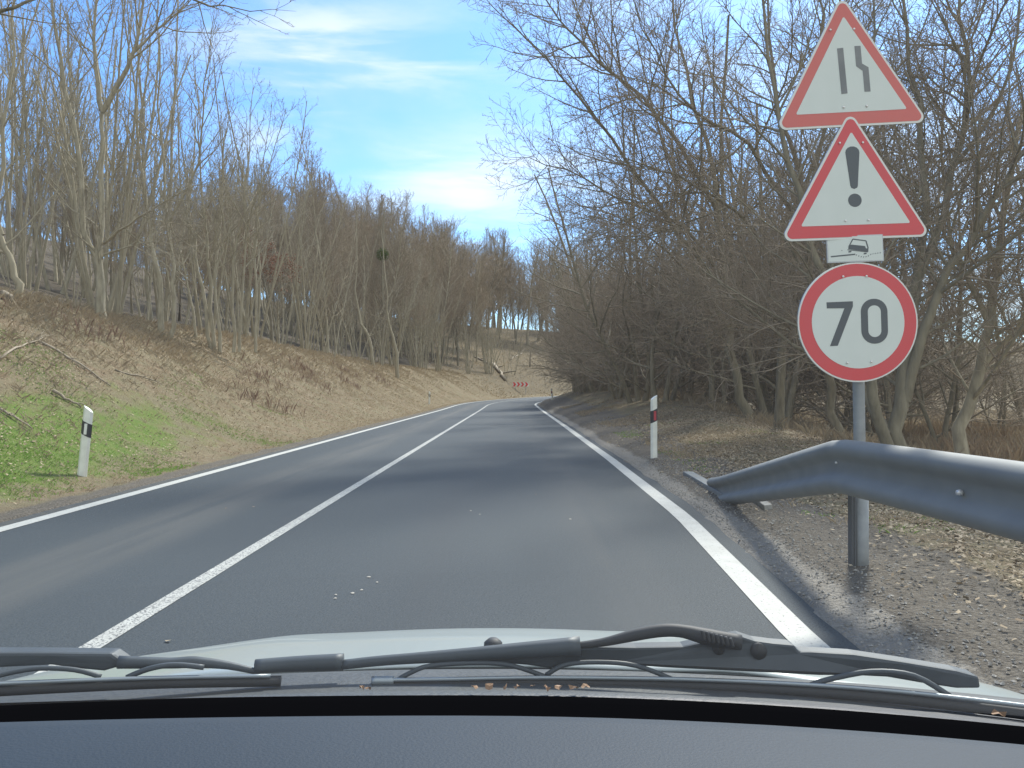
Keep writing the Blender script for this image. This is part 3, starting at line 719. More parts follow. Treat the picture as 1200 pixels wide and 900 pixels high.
single('leaning_trunk_tree', 212, 'slim bare tree leaning left out of the picture at the far left', bH, [
    ([bH, (20, 335, 19), (8, 300, 19), (-4, 260, 19), (4, 150, 19), (12, 20, 19), (14, -60, 19)], .12, .04),
    ([(2, 275, 19), (-25, 190, 19), (-40, 80, 19)], .06, .02)], 'bark_pale', 'twig_pale', **lb)
bI = lp(190, 25)
single('twin_trunk_tree', 213, 'twin-trunked bare tree with broad mossy base right of the forked tree', bI, [
    ([bI + Vector((-.1, 0, 0)), (188, 345, 25), (179, 290, 25), (172, 250, 25), (160, 150, 25), (150, 50, 25), (140, -50, 25)], .125, .03),
    ([bI + Vector((.22, 0, 0)), (203, 350, 25), (200, 290, 25), (195, 230, 25), (186, 120, 25), (184, 20, 25), (180, -60, 25)], .09, .025),
    ([(197, 260, 25), (230, 190, 24.5), (240, 100, 24), (250, 10, 24)], .06, .02)], 'bark_pale', 'twig_pale', **lb)
bJ = lp(248, 28)
single('fan_shaped_tree', 214, 'clump of white-grey stems fanning out, topmost twigs bright against the sky', bJ, [
    ([bJ + Vector((0, 0, 0)), (236, 340, 28), (228, 280, 28), (214, 230, 28), (206, 120, 28), (200, 60, 28)], .09, .02),
    ([bJ + Vector((.1, 0, 0)), (245, 330, 28), (240, 250, 28), (232, 150, 28), (226, 50, 28)], .09, .02),
    ([bJ + Vector((.3, 0, 0)), (252, 330, 28), (262, 270, 28), (258, 200, 28), (274, 110, 28)], .08, .02),
    ([bJ + Vector((-.5, 0, 0)), (222, 340, 28), (208, 290, 28), (196, 250, 28)], .07, .02),
    ([bJ + Vector((.8, 0, 0)), (272, 330, 28), (283, 250, 28), (292, 170, 28), (296, 100, 28)], .08, .02),
    ([bJ + Vector((1.0, 0, 0)), (284, 330, 28), (290, 270, 28), (315, 190, 28), (335, 130, 28)], .07, .015),
    ([bJ + Vector((1.6, 0, 0)), (298, 340, 28), (300, 270, 28), (306, 200, 28), (318, 120, 28)], .07, .015),
], 'bark_pale', 'twig_pale', **lb)
# crooked pale trunks further along the crest
for j, (px, d, pts, lab) in enumerate([
        (437, 62, [(432, 395), (420, 370), (418, 320), (417, 250)], 'thin crooked bare tree with a white bowed trunk midway along the bank'),
        (466, 66, [(462, 400), (455, 375), (452, 330), (446, 270)], 'bare tree with a bent snapped-looking pale trunk near the mistletoe')]):
    b = lp(px, d)
    single('crooked_tree', 220 + j, lab, b, [([b] + [(a, c, d) for a, c in pts], .20, .06)], 'bark_pale', 'twig_pale', **lb)
# tree off to the left whose low boughs hang into the top corner
bK = Vector((-9.6, 9.5, gz(-9.6, 9.5) - .12))
single('overhanging_tree', 216, 'tree outside the left edge whose dark boughs hang into the top left corner', bK, [
    ([bK, bK + Vector((.2, -.1, 3)), bK + Vector((.3, -.2, 6.5)), bK + Vector((.2, 0, 9))], .2, .08),
    ([bK + Vector((.2, 0, 4.6)), (-120, 60, 10), (-20, 16, 10), (28, 2, 10), (90, -22, 10)], .07, .03),
    ([bK + Vector((.3, 0, 6.2)), (40, -90, 10), (150, -50, 10), (215, -6, 10), (262, 6, 10), (345, 12, 10)], .06, .004),
], 'bark_dark', 'twig_dark', **dict(near, n=(9, 6, 3), rmin=.0035, len=(1.4, .46, .46), **{'from': (.5, .2, .2)}))
# oak still holding brown leaves
for px, py, d in ((428, 250, 120), (312, 330, 48)):
    pass
xo = (428 - 600) / F * 118
place_tree('oak_tree', protos['leafy'], (xo, 118, gz(xo, 118)), 'tree still holding rusty brown leaves on the skyline above the mistletoe', None, 1, 1.15)
xo = (318 - 600) / F * 40
place_tree('small_oak_tree', protos['leafy'], (xo, 40, gz(xo, 40)), 'small tree with a few rusty leaves inside the wood behind the fan-shaped clump', None, 2, .42)
# mistletoe ball
def mistletoe():
    c = at(448, 298, 70); n = 900; g = np.random.RandomState(3)
    d = g.normal(size=(n, 3)); d /= np.linalg.norm(d, axis=1, keepdims=True); p = d * (g.uniform(.2, 1, (n, 1)) ** .5) * .62
    a = g.normal(size=(n, 3)); a /= np.linalg.norm(a, axis=1, keepdims=True); b = np.cross(a, d); z = .09
    v = np.stack([p - a * z, p + b * z * .4, p + a * z, p - b * z * .4], 1).reshape(-1, 3)
    o = link('mistletoe', make_mesh('mistletoe', v, [(np.arange(4 * n).reshape(-1, 4), 0)], [M['mistletoe']], False)); o.location = c
    tag(o, 'dark green mistletoe ball high in a bare tree of the left wood', 'mistletoe')
    # the stem it sits on
    T = Tree(5, P_()); b = lp(448, 70)
    T.limb([Vector((0, 0, 0)), Vector((.1, 0, 4)), c - b + Vector((0, .05, -.1)), c - b + Vector((.2, 0, 4))], .16, .05)
    place_tree('host_tree', T.meshes('h', M['bark_brown'], M['twig_brown']), b, 'bare tree that carries the green mistletoe ball')
mistletoe()

# ------------------------------------------------------------------ ground cover (nobody could count it)
g = np.random.RandomState(11)
def sample_st(n, smin, smax, tmin, tmax, power=1.0):
    s = smin + (smax - smin) * g.uniform(0, 1, n) ** power; t = g.uniform(tmin, tmax, n); x, y = xy(s, t); return x, y, s, t
def normals(x, y, e=.15):
    zx = (ground_z(x + e, y) - ground_z(x - e, y)) / (2 * e); zy = (ground_z(x, y + e) - ground_z(x, y - e)) / (2 * e)
    n = np.stack([-zx, -zy, np.ones_like(x)], -1); return n / np.linalg.norm(n, axis=1, keepdims=True)
def leaves(name, sets, mt, size):
    V = []
    for x, y in sets:
        n = len(x); N_ = normals(x, y) + g.normal(0, .33 if n > 50 else .05, (n, 3)); N_ /= np.linalg.norm(N_, axis=1, keepdims=True)
        a = np.cross(N_, g.normal(size=(n, 3))); a /= np.linalg.norm(a, axis=1, keepdims=True); b = np.cross(N_, a)
        sz = (size * g.uniform(.5, 1.3, (n, 1))); st_s, st_t = st(x, y); onroad = (st_t > LINE_L - .25) & (st_t < w_right(st_s) + .2)
        c = np.stack([x, y, np.where(onroad, road_z(st_s) - .006, ground_z(x, y)) + .012 + np.where(onroad, 0, g.uniform(0, .02, n))], -1)
        w = g.uniform(.35, .8, (n, 1)); cu = N_ * sz * g.uniform(-.1, .5, (n, 1))
        V.append(np.stack([c - a * sz, c - b * sz * w + cu * .3, c + a * sz + cu, c + b * sz * w], 1).reshape(-1, 3))
    V = np.concatenate(V)
    return link(name, make_mesh(name, V, [(np.arange(len(V)).reshape(-1, 4), 0)], [mt], False))
def keep(x, y, p): m = g.uniform(0, 1, len(x)) < p; return x[m], y[m]
sets = []
x, y, s, t = sample_st(150000, 6, 60, -12.8, -3.9, 1.5); u = -(t - (LINE_L - .25)); sets.append(keep(x, y, np.clip(-.05 + .11 * u + .25 * wob(x, y, 1.2), .03, .6)))
x, y, s, t = sample_st(130000, 2.5, 26, 3.7, 12, 1.2); v = t - (w_right(s) + .2); sets.append(keep(x, y, np.clip(.08 + .75 * sstep(.7, 1.7, v) + .2 * wob(x, y, 1.5), .04, 1)))
x, y, s, t = sample_st(14, 3, 40, -2.9, 3.0, 1.3); sets.append((x, y))
o = leaves('leaf_litter', sets, M['leaf_litter'], .021); tag(o, kind='stuff')
def blades(name, x, y, h, mt, width=.006, lean=.5, clump=1):
    n = len(x); x = np.repeat(x, clump) + g.normal(0, .03, n * clump); y = np.repeat(y, clump) + g.normal(0, .03, n * clump); hh = np.repeat(h, clump) * g.uniform(.5, 1.2, n * clump)
    n = len(x); z = ground_z(x, y) - .01; az = g.uniform(0, 6.28, n); l = g.uniform(0, lean, n)
    d = np.stack([np.cos(az) * l, np.sin(az) * l, np.ones(n)], -1); sd_ = np.stack([-np.sin(az), np.cos(az), np.zeros(n)], -1) * width
    sd_ *= np.clip(y / 18, 1, 2.2)[:, None]
    p = np.stack([x, y, z], -1); mid = p + d * hh[:, None] * .55; tip = p + d * hh[:, None] + np.stack([np.cos(az), np.sin(az), -.3 * np.ones(n)], -1) * (hh * l * .5)[:, None]
    V = np.stack([p - sd_, p + sd_, mid + sd_ * .7, tip, mid - sd_ * .7], 1).reshape(-1, 3)
    return link(name, make_mesh(name, V, [(np.arange(len(V)).reshape(-1, 5), 0)], [mt], False))
# straw on the upper bank
x, y, s, t = sample_st(30000, 10, 100, -12.8, -5.2, 1.4); u = -(t - (LINE_L - .25))
m_ = g.uniform(0, 1, len(x)) < np.clip(.05 + .11 * (u - 1) + .35 * wob(x, y, .7), 0, 1); x, y, u = x[m_], y[m_], u[m_]
tag(blades('dry_grass', x, y, .10 + .03 * np.clip(u - 2, 0, 5) , M['straw'], .0028, .9, 3), kind='stuff')
x, y, s, t = sample_st(16000, 3, 45, 4.3, 9, 1.3); m_ = wob(x, y, 1.1) > .1; x, y = x[m_], y[m_]
tag(blades('dry_grass', x, y, .09 + 0 * x, M['straw'], .003, 1.0, 2), kind='stuff')
x, y, s, t = sample_st(60000, 9, 100, -9.5, -3.7, 1.6); m_ = g.uniform(0, 1, len(x)) < (.55 + .4 * wob(x, y, .9)) * np.interp(s, [9, 16, 26], [.15, .4, 1]); x, y = x[m_], y[m_]
tag(blades('dry_grass', x, y, .07 + 0 * x, M['straw'], .003, 1.1, 2), kind='stuff')
x, y, s, t = sample_st(26000, 98, 215, -48, -3.8, 1.2)
tag(blades('dry_grass', x, y, .22 + .1 * wob(x, y, .3), M['straw'], .006, 1.0, 2), kind='stuff')
x, y, s, t = sample_st(26000, 12, 70, 8, 46, 1.3); m_ = (np.abs(x) < .75 * y + 3) & (wob(x, y, .35) > -.35); x, y = x[m_], y[m_]
tag(blades('dry_grass', x, y, .38 + .15 * wob(x, y, .3), M['straw'], .005, .6, 3), kind='stuff')
x, y, s, t = sample_st(5000, 16, 34, 12, 24, 1.0); m_ = wob(x, y, .5) > 0; x, y = x[m_], y[m_]
tag(blades('dead_weeds', x, y, .7 + 0 * x, M['weed_red'], .005, .4, 3), kind='stuff')
# pale crumbs of dried mud dropped in the near lane
V = []; Fq = []
for k in range(9):
    cx_, cy_ = (g.normal(-1.0, .05), g.normal(4.75, .22)) if k < 6 else (g.uniform(-1.6, 1.0), g.uniform(4.3, 8)); q = g.uniform(.008, .02); b0 = len(V)
    V.append((cx_, cy_, .010)); 
    for j in range(7): V.append((cx_ + q * g.uniform(.6, 1.3) * math.cos(j * .897), cy_ + q * g.uniform(.6, 1.3) * math.sin(j * .897), .0045))
    Fq += [(b0, b0 + 1 + j, b0 + 1 + (j + 1) % 7) for j in range(7)]
tag(link('mud_crumbs', make_mesh('mud_crumbs', V, [(Fq, 0)], [mat('dried_mud', (.38,.36,.32), .9)])), kind='stuff')
# reddish dead weeds in patches
cs = [xy(q[0], q[1]) for q in ((18.5, -9.0), (28, -7.6), (33, -7.2), (36, -8.4), (42, -7.4), (47, -8.6), (24, -6.2), (55, -8))]
px_, py_ = [], []
for cx, cy in cs:
    k = 45; px_.append(cx + g.normal(0, .5, k)); py_.append(cy + g.normal(0, .9, k))
x = np.concatenate(px_); y = np.concatenate(py_)
tag(blades('dead_weeds', x, y, .38 + 0 * x, M['weed'], .002, .35, 3), kind='stuff')
# green grass low on the left bank, sparse tufts on the right verge
x, y, s, t = sample_st(60000, 5.5, 24, -8.6, -3.75, 1.1); u = -(t - (LINE_L - .25))
pr = np.exp(-((u - 2.2) / 1.6) ** 2) * np.interp(s, [0, 10, 15, 22], [1.1, .8, .25, .05]) + .55 * wob(x, y, 1.3) - .2
m_ = g.uniform(0, 1, len(x)) < pr; x, y = x[m_], y[m_]
tag(blades('green_grass', x, y, .045 + 0 * x, M['grass'], .0035, 1.0, 3), kind='stuff')
x, y, s, t = sample_st(9000, 3.5, 22, 4.2, 7.5, 1.0); m_ = wob(x * 1.3, y, 1.4) > .35; x, y = x[m_], y[m_]
tag(blades('green_grass', x, y, .045 + 0 * x, M['grass'], .003, 1.0, 2), kind='stuff')
# chips of stone in the gritty shoulder
x, y, s, t = sample_st(6000, 2.2, 14, 0, 1, 1.2); t = w_right(s) + .25 + np.abs(g.normal(0, .55, len(s))); x, y = xy(s, t)
n = len(x); sz = g.uniform(.003, .012, n); c = np.stack([x, y, ground_z(x, y) + sz * .3], -1)
oc = np.array([(1,0,0),(0,1,0),(-1,0,0),(0,-1,0),(0,0,.8),(0,0,-.6)]) ; oc = oc[None] * sz[:, None, None] * g.uniform(.6, 1.4, (n, 6, 1)); an = g.uniform(0, 6.28, n)
ox = oc[..., 0] * np.cos(an)[:, None] - oc[..., 1] * np.sin(an)[:, None]; oy = oc[..., 0] * np.sin(an)[:, None] + oc[..., 1] * np.cos(an)[:, None]
V = (np.stack([ox, oy, oc[..., 2]], -1) + c[:, None]).reshape(-1, 3)
f = np.array([(0,1,4),(1,2,4),(2,3,4),(3,0,4),(1,0,5),(2,1,5),(3,2,5),(0,3,5)]); f = (f[None] + (np.arange(n) * 6)[:, None, None]).reshape(-1, 3)
tag(link('gravel', make_mesh('gravel', V, [(f, 0)], [M['stone']], False)), kind='stuff')

# ------------------------------------------------------------------ fallen wood, stumps
def log(name, a, b, r0, r1, label, bend=.04, twigs=3, seed=1, cat='branch'):
    rg = random.Random(seed); a = Vector(a); b = Vector(b); L = (b - a).length
    mb = MB(a); n = 7; pts = []
    for i in range(n + 1):
        p = a.lerp(b, i / n) + Vector((rg.gauss(0, bend * L * .2), rg.gauss(0, bend * L * .2), 0)) * (i not in (0, n))
        p.z = gz(p.x, p.y) + r0 * .8 + rg.uniform(0, .04) if name != 'snag' else p.z
        pts.append(p)
    mb.tube(pts, [r0 + (r1 - r0) * i / n for i in range(n + 1)], 7)
    for k in range(twigs):
        p = pts[rg.randint(2, n - 1)]; d = (b - a).normalized() + Vector((rg.gauss(0, .5), rg.gauss(0, .5), .25)); q = p + d.normalized() * L * rg.uniform(.15, .3)
        mb.tube([p, p.lerp(q, .5) + Vector((0, 0, .03)), q], [r1 * .9, r1 * .6, r1 * .3], 5)
    o = mb.build(name, [M['log']], smooth=True); o.location = a; tag(o, label, cat)
def on(px, py, d=None):
    """ground point seen at a photo position"""
    dx, dz = (px - 600) / F, (HORIZ - py) / F; prev = 1.0
    for i in range(1, 2600):
        y_ = 2 + i * .1
        if gz(dx * y_, y_) >= H + dz * y_: return Vector((dx * y_, y_, gz(dx * y_, y_)))
    return Vector((dx * 100, 100, 0))
log('fallen_branch', on(45, 402), on(130, 455), .03, .012, 'long thin fallen branch lying down the left bank above the green grass', seed=2)
log('fallen_branch', on(135, 435), on(190, 452), .02, .01, 'short fallen stick on the brown part of the left bank beside the long branch', seed=3)
log('fallen_branch', on(0, 425), on(50, 400), .025, .008, 'forked fallen branch at the left edge of the picture', seed=4, twigs=5)
log('fallen_branch', on(62, 462), on(95, 482), .03, .015, 'short dark fallen limb just above the near left marker post', seed=5, twigs=1)
log('fallen_branch', on(0, 482), on(38, 505), .02, .01, 'thin stick lying in the green grass left of the near marker post', seed=6)
log('fallen_log', on(0, 350) , on(14, 356), .11, .10, 'sawn pale log end on the bank top at the far left', seed=8, twigs=0, cat='log')
log('fallen_log', on(578, 428), on(592, 447), .32, .22, 'dark fallen log lying down the far orange hillside', seed=9, twigs=2, cat='log')
log('fallen_log', on(556, 419), on(577, 429), .16, .12, 'pale fallen trunk above the dark log on the far hillside', seed=10, twigs=2, cat='log')
log('fallen_log', on(598, 422), on(612, 414), .12, .06, 'small pale fallen trunk right of the dark log on the far hillside', seed=12, twigs=3, cat='log')
for k, (px, py, h, lab) in enumerate([(610, 412, 3.6, 'tallest of the pale snags on the far hillside'), (621, 430, 3.2, 'pale broken snag low on the far hillside just above the chevron board'),
        (547, 413, 2.2, 'short pale stub at the left of the far hillside'), (602, 409, 2.0, 'short stub beside the tallest snag on the far hillside')]):
    p = on(px, py); mb = MB(p); mb.tube([p - Vector((0, 0, .3)), p + Vector((.05, 0, h * .5)), p + Vector((.15, 0, h * .9)), p + Vector((.12, 0, h))], [.17, .14, .11, .02], 7)
    mb.tube([p + Vector((.1, 0, h * .6)), p + Vector((.5, 0, h * .8))], [.05, .02], 5)
    o = mb.build('dead_snag', [M['log']], smooth=True); o.location = p; tag(o, lab, 'snag')
mb = MB((0, 0, 0)); p = on(190, 384)

# ------------------------------------------------------------------ marker posts
def delineator(base, h, label, refl, side, lean=0, faced=0):
    e = empty('marker_post', base, label, 'marker post', 'white marker posts along the road edge'); e.rotation_euler = (0, lean, faced)
    w, dp = .065, .05
    # triangular-section post: slanted front face, bevelled top, black band set in as an oblique sleeve
    def sect(z, k=1.0): return [(-w*k, -dp*.2*k, z), (-w*.55*k, -dp*k, z), (w*.55*k, -dp*k, z), (w*k, -dp*.2*k, z), (w*.35*k, dp*k, z), (-w*.35*k, dp*k, z)]
    def tube_sect(mb, z0, z1, tilt0, tilt1, k=1.0, m=0):
        a = sect(z0, k); b = sect(z1, k); n = len(a)
        a = [Vector((p[0], p[1], p[2] + side * p[0] * tilt0)) for p in a]; b = [Vector((p[0], p[1], p[2] + side * p[0] * tilt1)) for p in b]
        mb.add(a + b, [tuple(range(n)), tuple(range(2*n-1, n-1, -1))] + [(i, (i+1) % n, n+(i+1) % n, n+i) for i in range(n)], m)
    mb = MB(); tube_sect(mb, -.15, h, 0, .75); mb.build('post_body', [M['post_white']], e, bevel=.004)
    mb = MB(); tube_sect(mb, h * .60, h * .80, .45, .45, 1.05); mb.build('black_band', [M['post_black']], e)
    mb = MB(); zc = h * .70
    if refl == 'white': mb.box((-.018, -dp * 1.05 - .006, zc - .075), (.018, -dp * 1.05 - .001, zc + .075))
    else: mb.box((-.022, -dp * 1.05 - .006, zc - .08), (.022, -dp * 1.05 - .001, zc + .08))
    mb.build('reflector', [M['post_reflector'] if refl == 'white' else M['post_red']], e)
def dbase(px, py, d, lx=0): 
    x_ = (px - 600) / F * d; return Vector((x_, d, gz(x_, d)))
delineator(dbase(97, 553, 10.6), .92, 'white marker post with black band leaning in the green grass near left', 'white', -1, R(5), R(10))
delineator(dbase(766, 525, 13.5), 1.06, 'white marker post with red reflector on the right verge before the thicket', 'red', 1, R(0), R(14))
delineator(dbase(503, 474, 58), .95, 'small far marker post on the left verge before the bend', 'white', -1, R(2))
delineator(dbase(647.5, 472, 63), .95, 'small leaning marker post on the far right verge where the road bends', 'red', 1, R(-6))

# ------------------------------------------------------------------ chevron board
def chevrons():
    d = 116; c = at(610, 455.6, d); gx, gy = c.x, c.y; z0 = gz(gx, gy)
    z = max(c.z, z0 + 1.1)
    e = empty('chevron_board', (gx, gy, z0), 'long red and white chevron board pointing right on the outside of the far bend', 'road sign')
    e.rotation_euler = (0, 0, R(-14))
    zc = z - z0; w, h = 2.5, .62
    mb = MB(); mb.box((-w/2, 0, zc - h/2), (w/2, .03, zc + h/2)); mb.build('board', [M['sign_rim']], e)
    for sx in (-.8, .8):
        mb = MB(); mb.tube([(sx, .06, -.3), (sx, .06, zc + h/2)], .035, 8); mb.build('leg', [M['steel']], e)
    mb = MB(); th = .004
    n = 4; st_ = w / n
    for k in range(n):      # red between white arrowheads
        x0 = -w/2 + k * st_; a = .26
        mb.prism([(x0, -th, zc + h/2), (x0 + st_ * .5, -th, zc + h/2), (x0 + st_ * .5 + a, -th, zc), (x0 + st_ * .5, -th, zc - h/2), (x0, -th, zc - h/2), (x0 + a, -th, zc)], (0, th - .001, 0))
    mb.build('chevron_arrows', [mat('chevron_red', (.72,.03,.03), .5)], e)
chevrons()

# ------------------------------------------------------------------ sign post
def sign_stack():
    D = 5.1; K = D / F
    bx, by = (1008 - 600) * K, D; bz = gz(bx, by)
    e = empty('sign_post', (bx, by, bz), 'steel pole carrying two red-bordered warning triangles, a small plate and a round 70 speed sign', 'road sign')
    def loc(px, py, off=0): return Vector(((px - 600) * K - bx, off, H - (py - HORIZ) * K - bz))
    fz = -.06                                            # sign faces stand in front of the pole
    mb = MB(); mb.tube([(0, 0, -.4), loc(1007, 520), loc(1006, 440), loc(1003, 300), loc(997, 20)], .037, 20)
    mb.build('pole', [M['steel']], e, smooth=True)
    mb = MB(); mb.tube([(.002, 0, -.4), loc(1008, 560) + Vector((.002, 0, 0))], .047, 24); mb.build('pole_sleeve', [M['steel']], e, smooth=True)
    mb = MB(); mb.box((-.072, -.03, -.2), (-.046, .03, .60)); mb.box((-.056, -.036, -.2), (-.046, -.0305, .60)); mb.build('pole_strap', [M['steel_dark']], e)
    # outlines in photo pixels about a centre, turned by roll (deg), then to metres
    def face(name, cx, cy, roll, yaw, layers, label=None, thick=.012, extra=None, rivets=(), clamps=()):
        o = None; c = loc(cx, cy, fz); ca, sa = math.cos(R(roll)), math.sin(R(roll))
        mb = MB()
        for pts, depth, m_ in layers:
            P = []
            for (u, v) in pts:
                P.append(Vector((u * K, -depth, -v * K)))
            if depth == 0: mb.prism(P, (0, thick, 0), m_)
            else: mb.prism(P, (0, .0012, 0), m_)
        o = mb.build(name, [M['sign_back'], M['sign_rim'], M['sign_red_faded' if 'old' in (extra or '') else 'sign_red'], M['sign_white'], M['sign_black'], M['sign_grey']], e)
        o.location = c; o.rotation_euler = (0, R(-roll), R(yaw))
        if name == 'warning_triangle': o.scale = (1, 1, .94)
        if label: o['label'] = label
        for (u, v) in rivets:
            q = MB(); q.tube([(u * K, -.010, -v * K), (u * K, -.013, -v * K)], [.0085, .006], 8); q.build('rivet', [M['rivet']], o, smooth=True)
        for v in clamps:
            q = MB(); q.box((-.05, thick, -v * K - .012), (.05, .075 + thick, -v * K + .012)); q.build('clamp', [M['steel']], o)
        return o
    def rtri(S_, r, n=6):
        """rounded equilateral triangle, apex up, side S_, centre at mid of bounding height"""
        h = S_ * .866; cs = [(0, -h/2 + 2*r), (S_/2 - r*1.732, h/2 - r), (-S_/2 + r*1.732, h/2 - r)]
        out = []
        for i, (cx, cy) in enumerate(cs):
            a0 = (-150, -30, 90)[i]
            for k in range(n + 1):
                a = R(a0 + 120 * k / n); out.append((cx + r * math.cos(a), cy + r * math.sin(a)))
        return out
    def circ(r, n=64): return [(r * math.cos(6.28318 * k / n), r * math.sin(6.28318 * k / n)) for k in range(n)]
    def tri_layers(S_, r, inner, dy):
        a = rtri(S_, r); sh = lambda pts, q: [(u, v + q) for u, v in pts]
        b = rtri(S_ - 9, r * .75); c = rtri(inner, 1.5)
        return [(a, 0, 0), (a, .0015, 1), (sh(b, 1.2), .003, 2), (sh(c, dy), .0045, 3)]
    # 1 road narrows on the right
    g1 = [( -13.5, -27), (-6, -27.5), (-5.5, 29), (-13, 29.5)]
    g2 = [(8, -29), (15.5, -29), (15.5, -7), (23, -2), (23, 28), (15.5, 28), (15.5, 2), (8, -4)]
    sh = lambda pts, a, b: [(u + a, v + b) for u, v in pts]
    face('warning_triangle', 989.5, 74, 5.0, 6, tri_layers(189, 8, 137, 4.7) + [(sh(g1, 2, 12), .006, 5), (sh(g2, 2, 12), .006, 5)],
         'upper triangle with faded red border showing the road narrowing from the right', extra='old', rivets=[(-10, 58), (18.5, 58), (-18, -38), (11, -38)], clamps=(50, -25))
    # 2 danger
    ex = [(-8.5, -27), (-8, -30), (-5.5, -33), (-2, -34.5), (2, -34.5), (5.5, -33), (8, -30), (8.5, -27), (4.5, 14), (3.5, 16.5), (0, 18), (-3.5, 16.5), (-4.5, 14)]
    dot = [(8.2 * math.cos(a), 32 + 8.2 * math.sin(a)) for a in [6.28318 * k / 24 for k in range(24)]]
    face('warning_triangle', 996, 207, 2.9, 5, tri_layers(184, 8, 133, 4.6) + [(ex, .006, 4), (dot, .006, 4)],
         'lower triangle with an exclamation mark', rivets=[(-13, 57), (15, 57), (-15, -39), (13, -39)], clamps=(50, -25))
    # 3 small plate: car leaning on a soft verge
    Z = lambda pts: [((x - 525) / 10, (y - 515) / 10) for x, y in pts]      # from a 10x reading of the plate
    rect = [(-33.5, -15.5), (33.5, -15.5), (33.5, 15.5), (-33.5, 15.5)]; rin = [(-32.3, -14.3), (32.3, -14.3), (32.3, 14.3), (-32.3, 14.3)]
    def line(a, b, w):
        a = Vector(a); b = Vector(b); n = (b - a).normalized(); p = Vector((-n.y, n.x)) * w / 2
        return [tuple(a + p), tuple(b + p), tuple(b - p), tuple(a - p)]
    L_ = [(rect, 0, 0), (rect, .0015, 0), (rin, .0028, 3)]
    car = [Z([(445, 480), (478, 468), (640, 490), (652, 520), (680, 515), (676, 560), (440, 520)]), Z(line((500, 405), (655, 430), 12)), Z(line((500, 405), (455, 480), 12)), Z(line((655, 430), (678, 520), 14)),
           Z([(442, 543), (475, 540), (475, 556), (442, 560)]), Z([(622, 570), (655, 568), (655, 584), (622, 588)]), Z(line((430, 527), (670, 562), 7)),
           Z(line((230, 600), (520, 582), 15))]
    for k in range(11):
        t_ = k / 10; x_ = 532 + 285 * t_; y_ = 590 + 26 * math.sin(math.pi * min(1, t_ * 1.6)) * (t_ < .62) - 16 * max(0, t_ - .5) * 2
        car.append(Z([(x_ - 6, y_ + 7), (x_ + 1, y_ - 8), (x_ + 8, y_ - 2), (x_, y_ + 9)]))
    car.append(Z([(355, 528), (372, 530), (364, 540)]))
    for q in car: L_.append((q, .004, 5 if q is car[-1] else 4))
    face('supplementary_plate', 998, 293, 2.6, 3, L_, 'small white plate showing a car tipping off the paved edge', clamps=(0,))
    # 4 speed limit
    z7 = lambda pts: [((x / 4 - 105.5), (y / 4 - 157)) for x, y in pts]
    seven = z7([(272, 530), (398, 527), (398, 551), (320, 739), (283, 740), (357, 560), (273, 559)])
    def rrect(w, h, r, cx, cy, n=8):
        out = []
        for i, (sx, sy) in enumerate(((1, 1), (-1, 1), (-1, -1), (1, -1))):
            for k in range(n + 1):
                a = R(90 * i + 90 * k / n); out.append((cx + sx * (w/2 - r) + r * math.cos(a), cy + sy * (h/2 - r) + r * math.sin(a)))
        return out
    zx, zy = 499 / 4 - 105.5, 625 / 4 - 157
    lay = [(circ(72), 0, 0), (circ(72), .0015, 1), (circ(70.2), .003, 2), (circ(55.5), .0045, 3), (seven, .006, 4), (rrect(32, 54, 15.5, zx, zy), .006, 4), (rrect(15.5, 38, 7.5, zx, zy), .0075, 3)]
    o = face('speed_limit_disc', 1001, 378.5, 1.5, 4, lay, 'round red-bordered sign reading 70', rivets=[(-17, -55), (11, -55), (-15, 48.5), (14, 48)], clamps=(30, -30))
    o.scale = (1, 1, .965)
sign_stack()

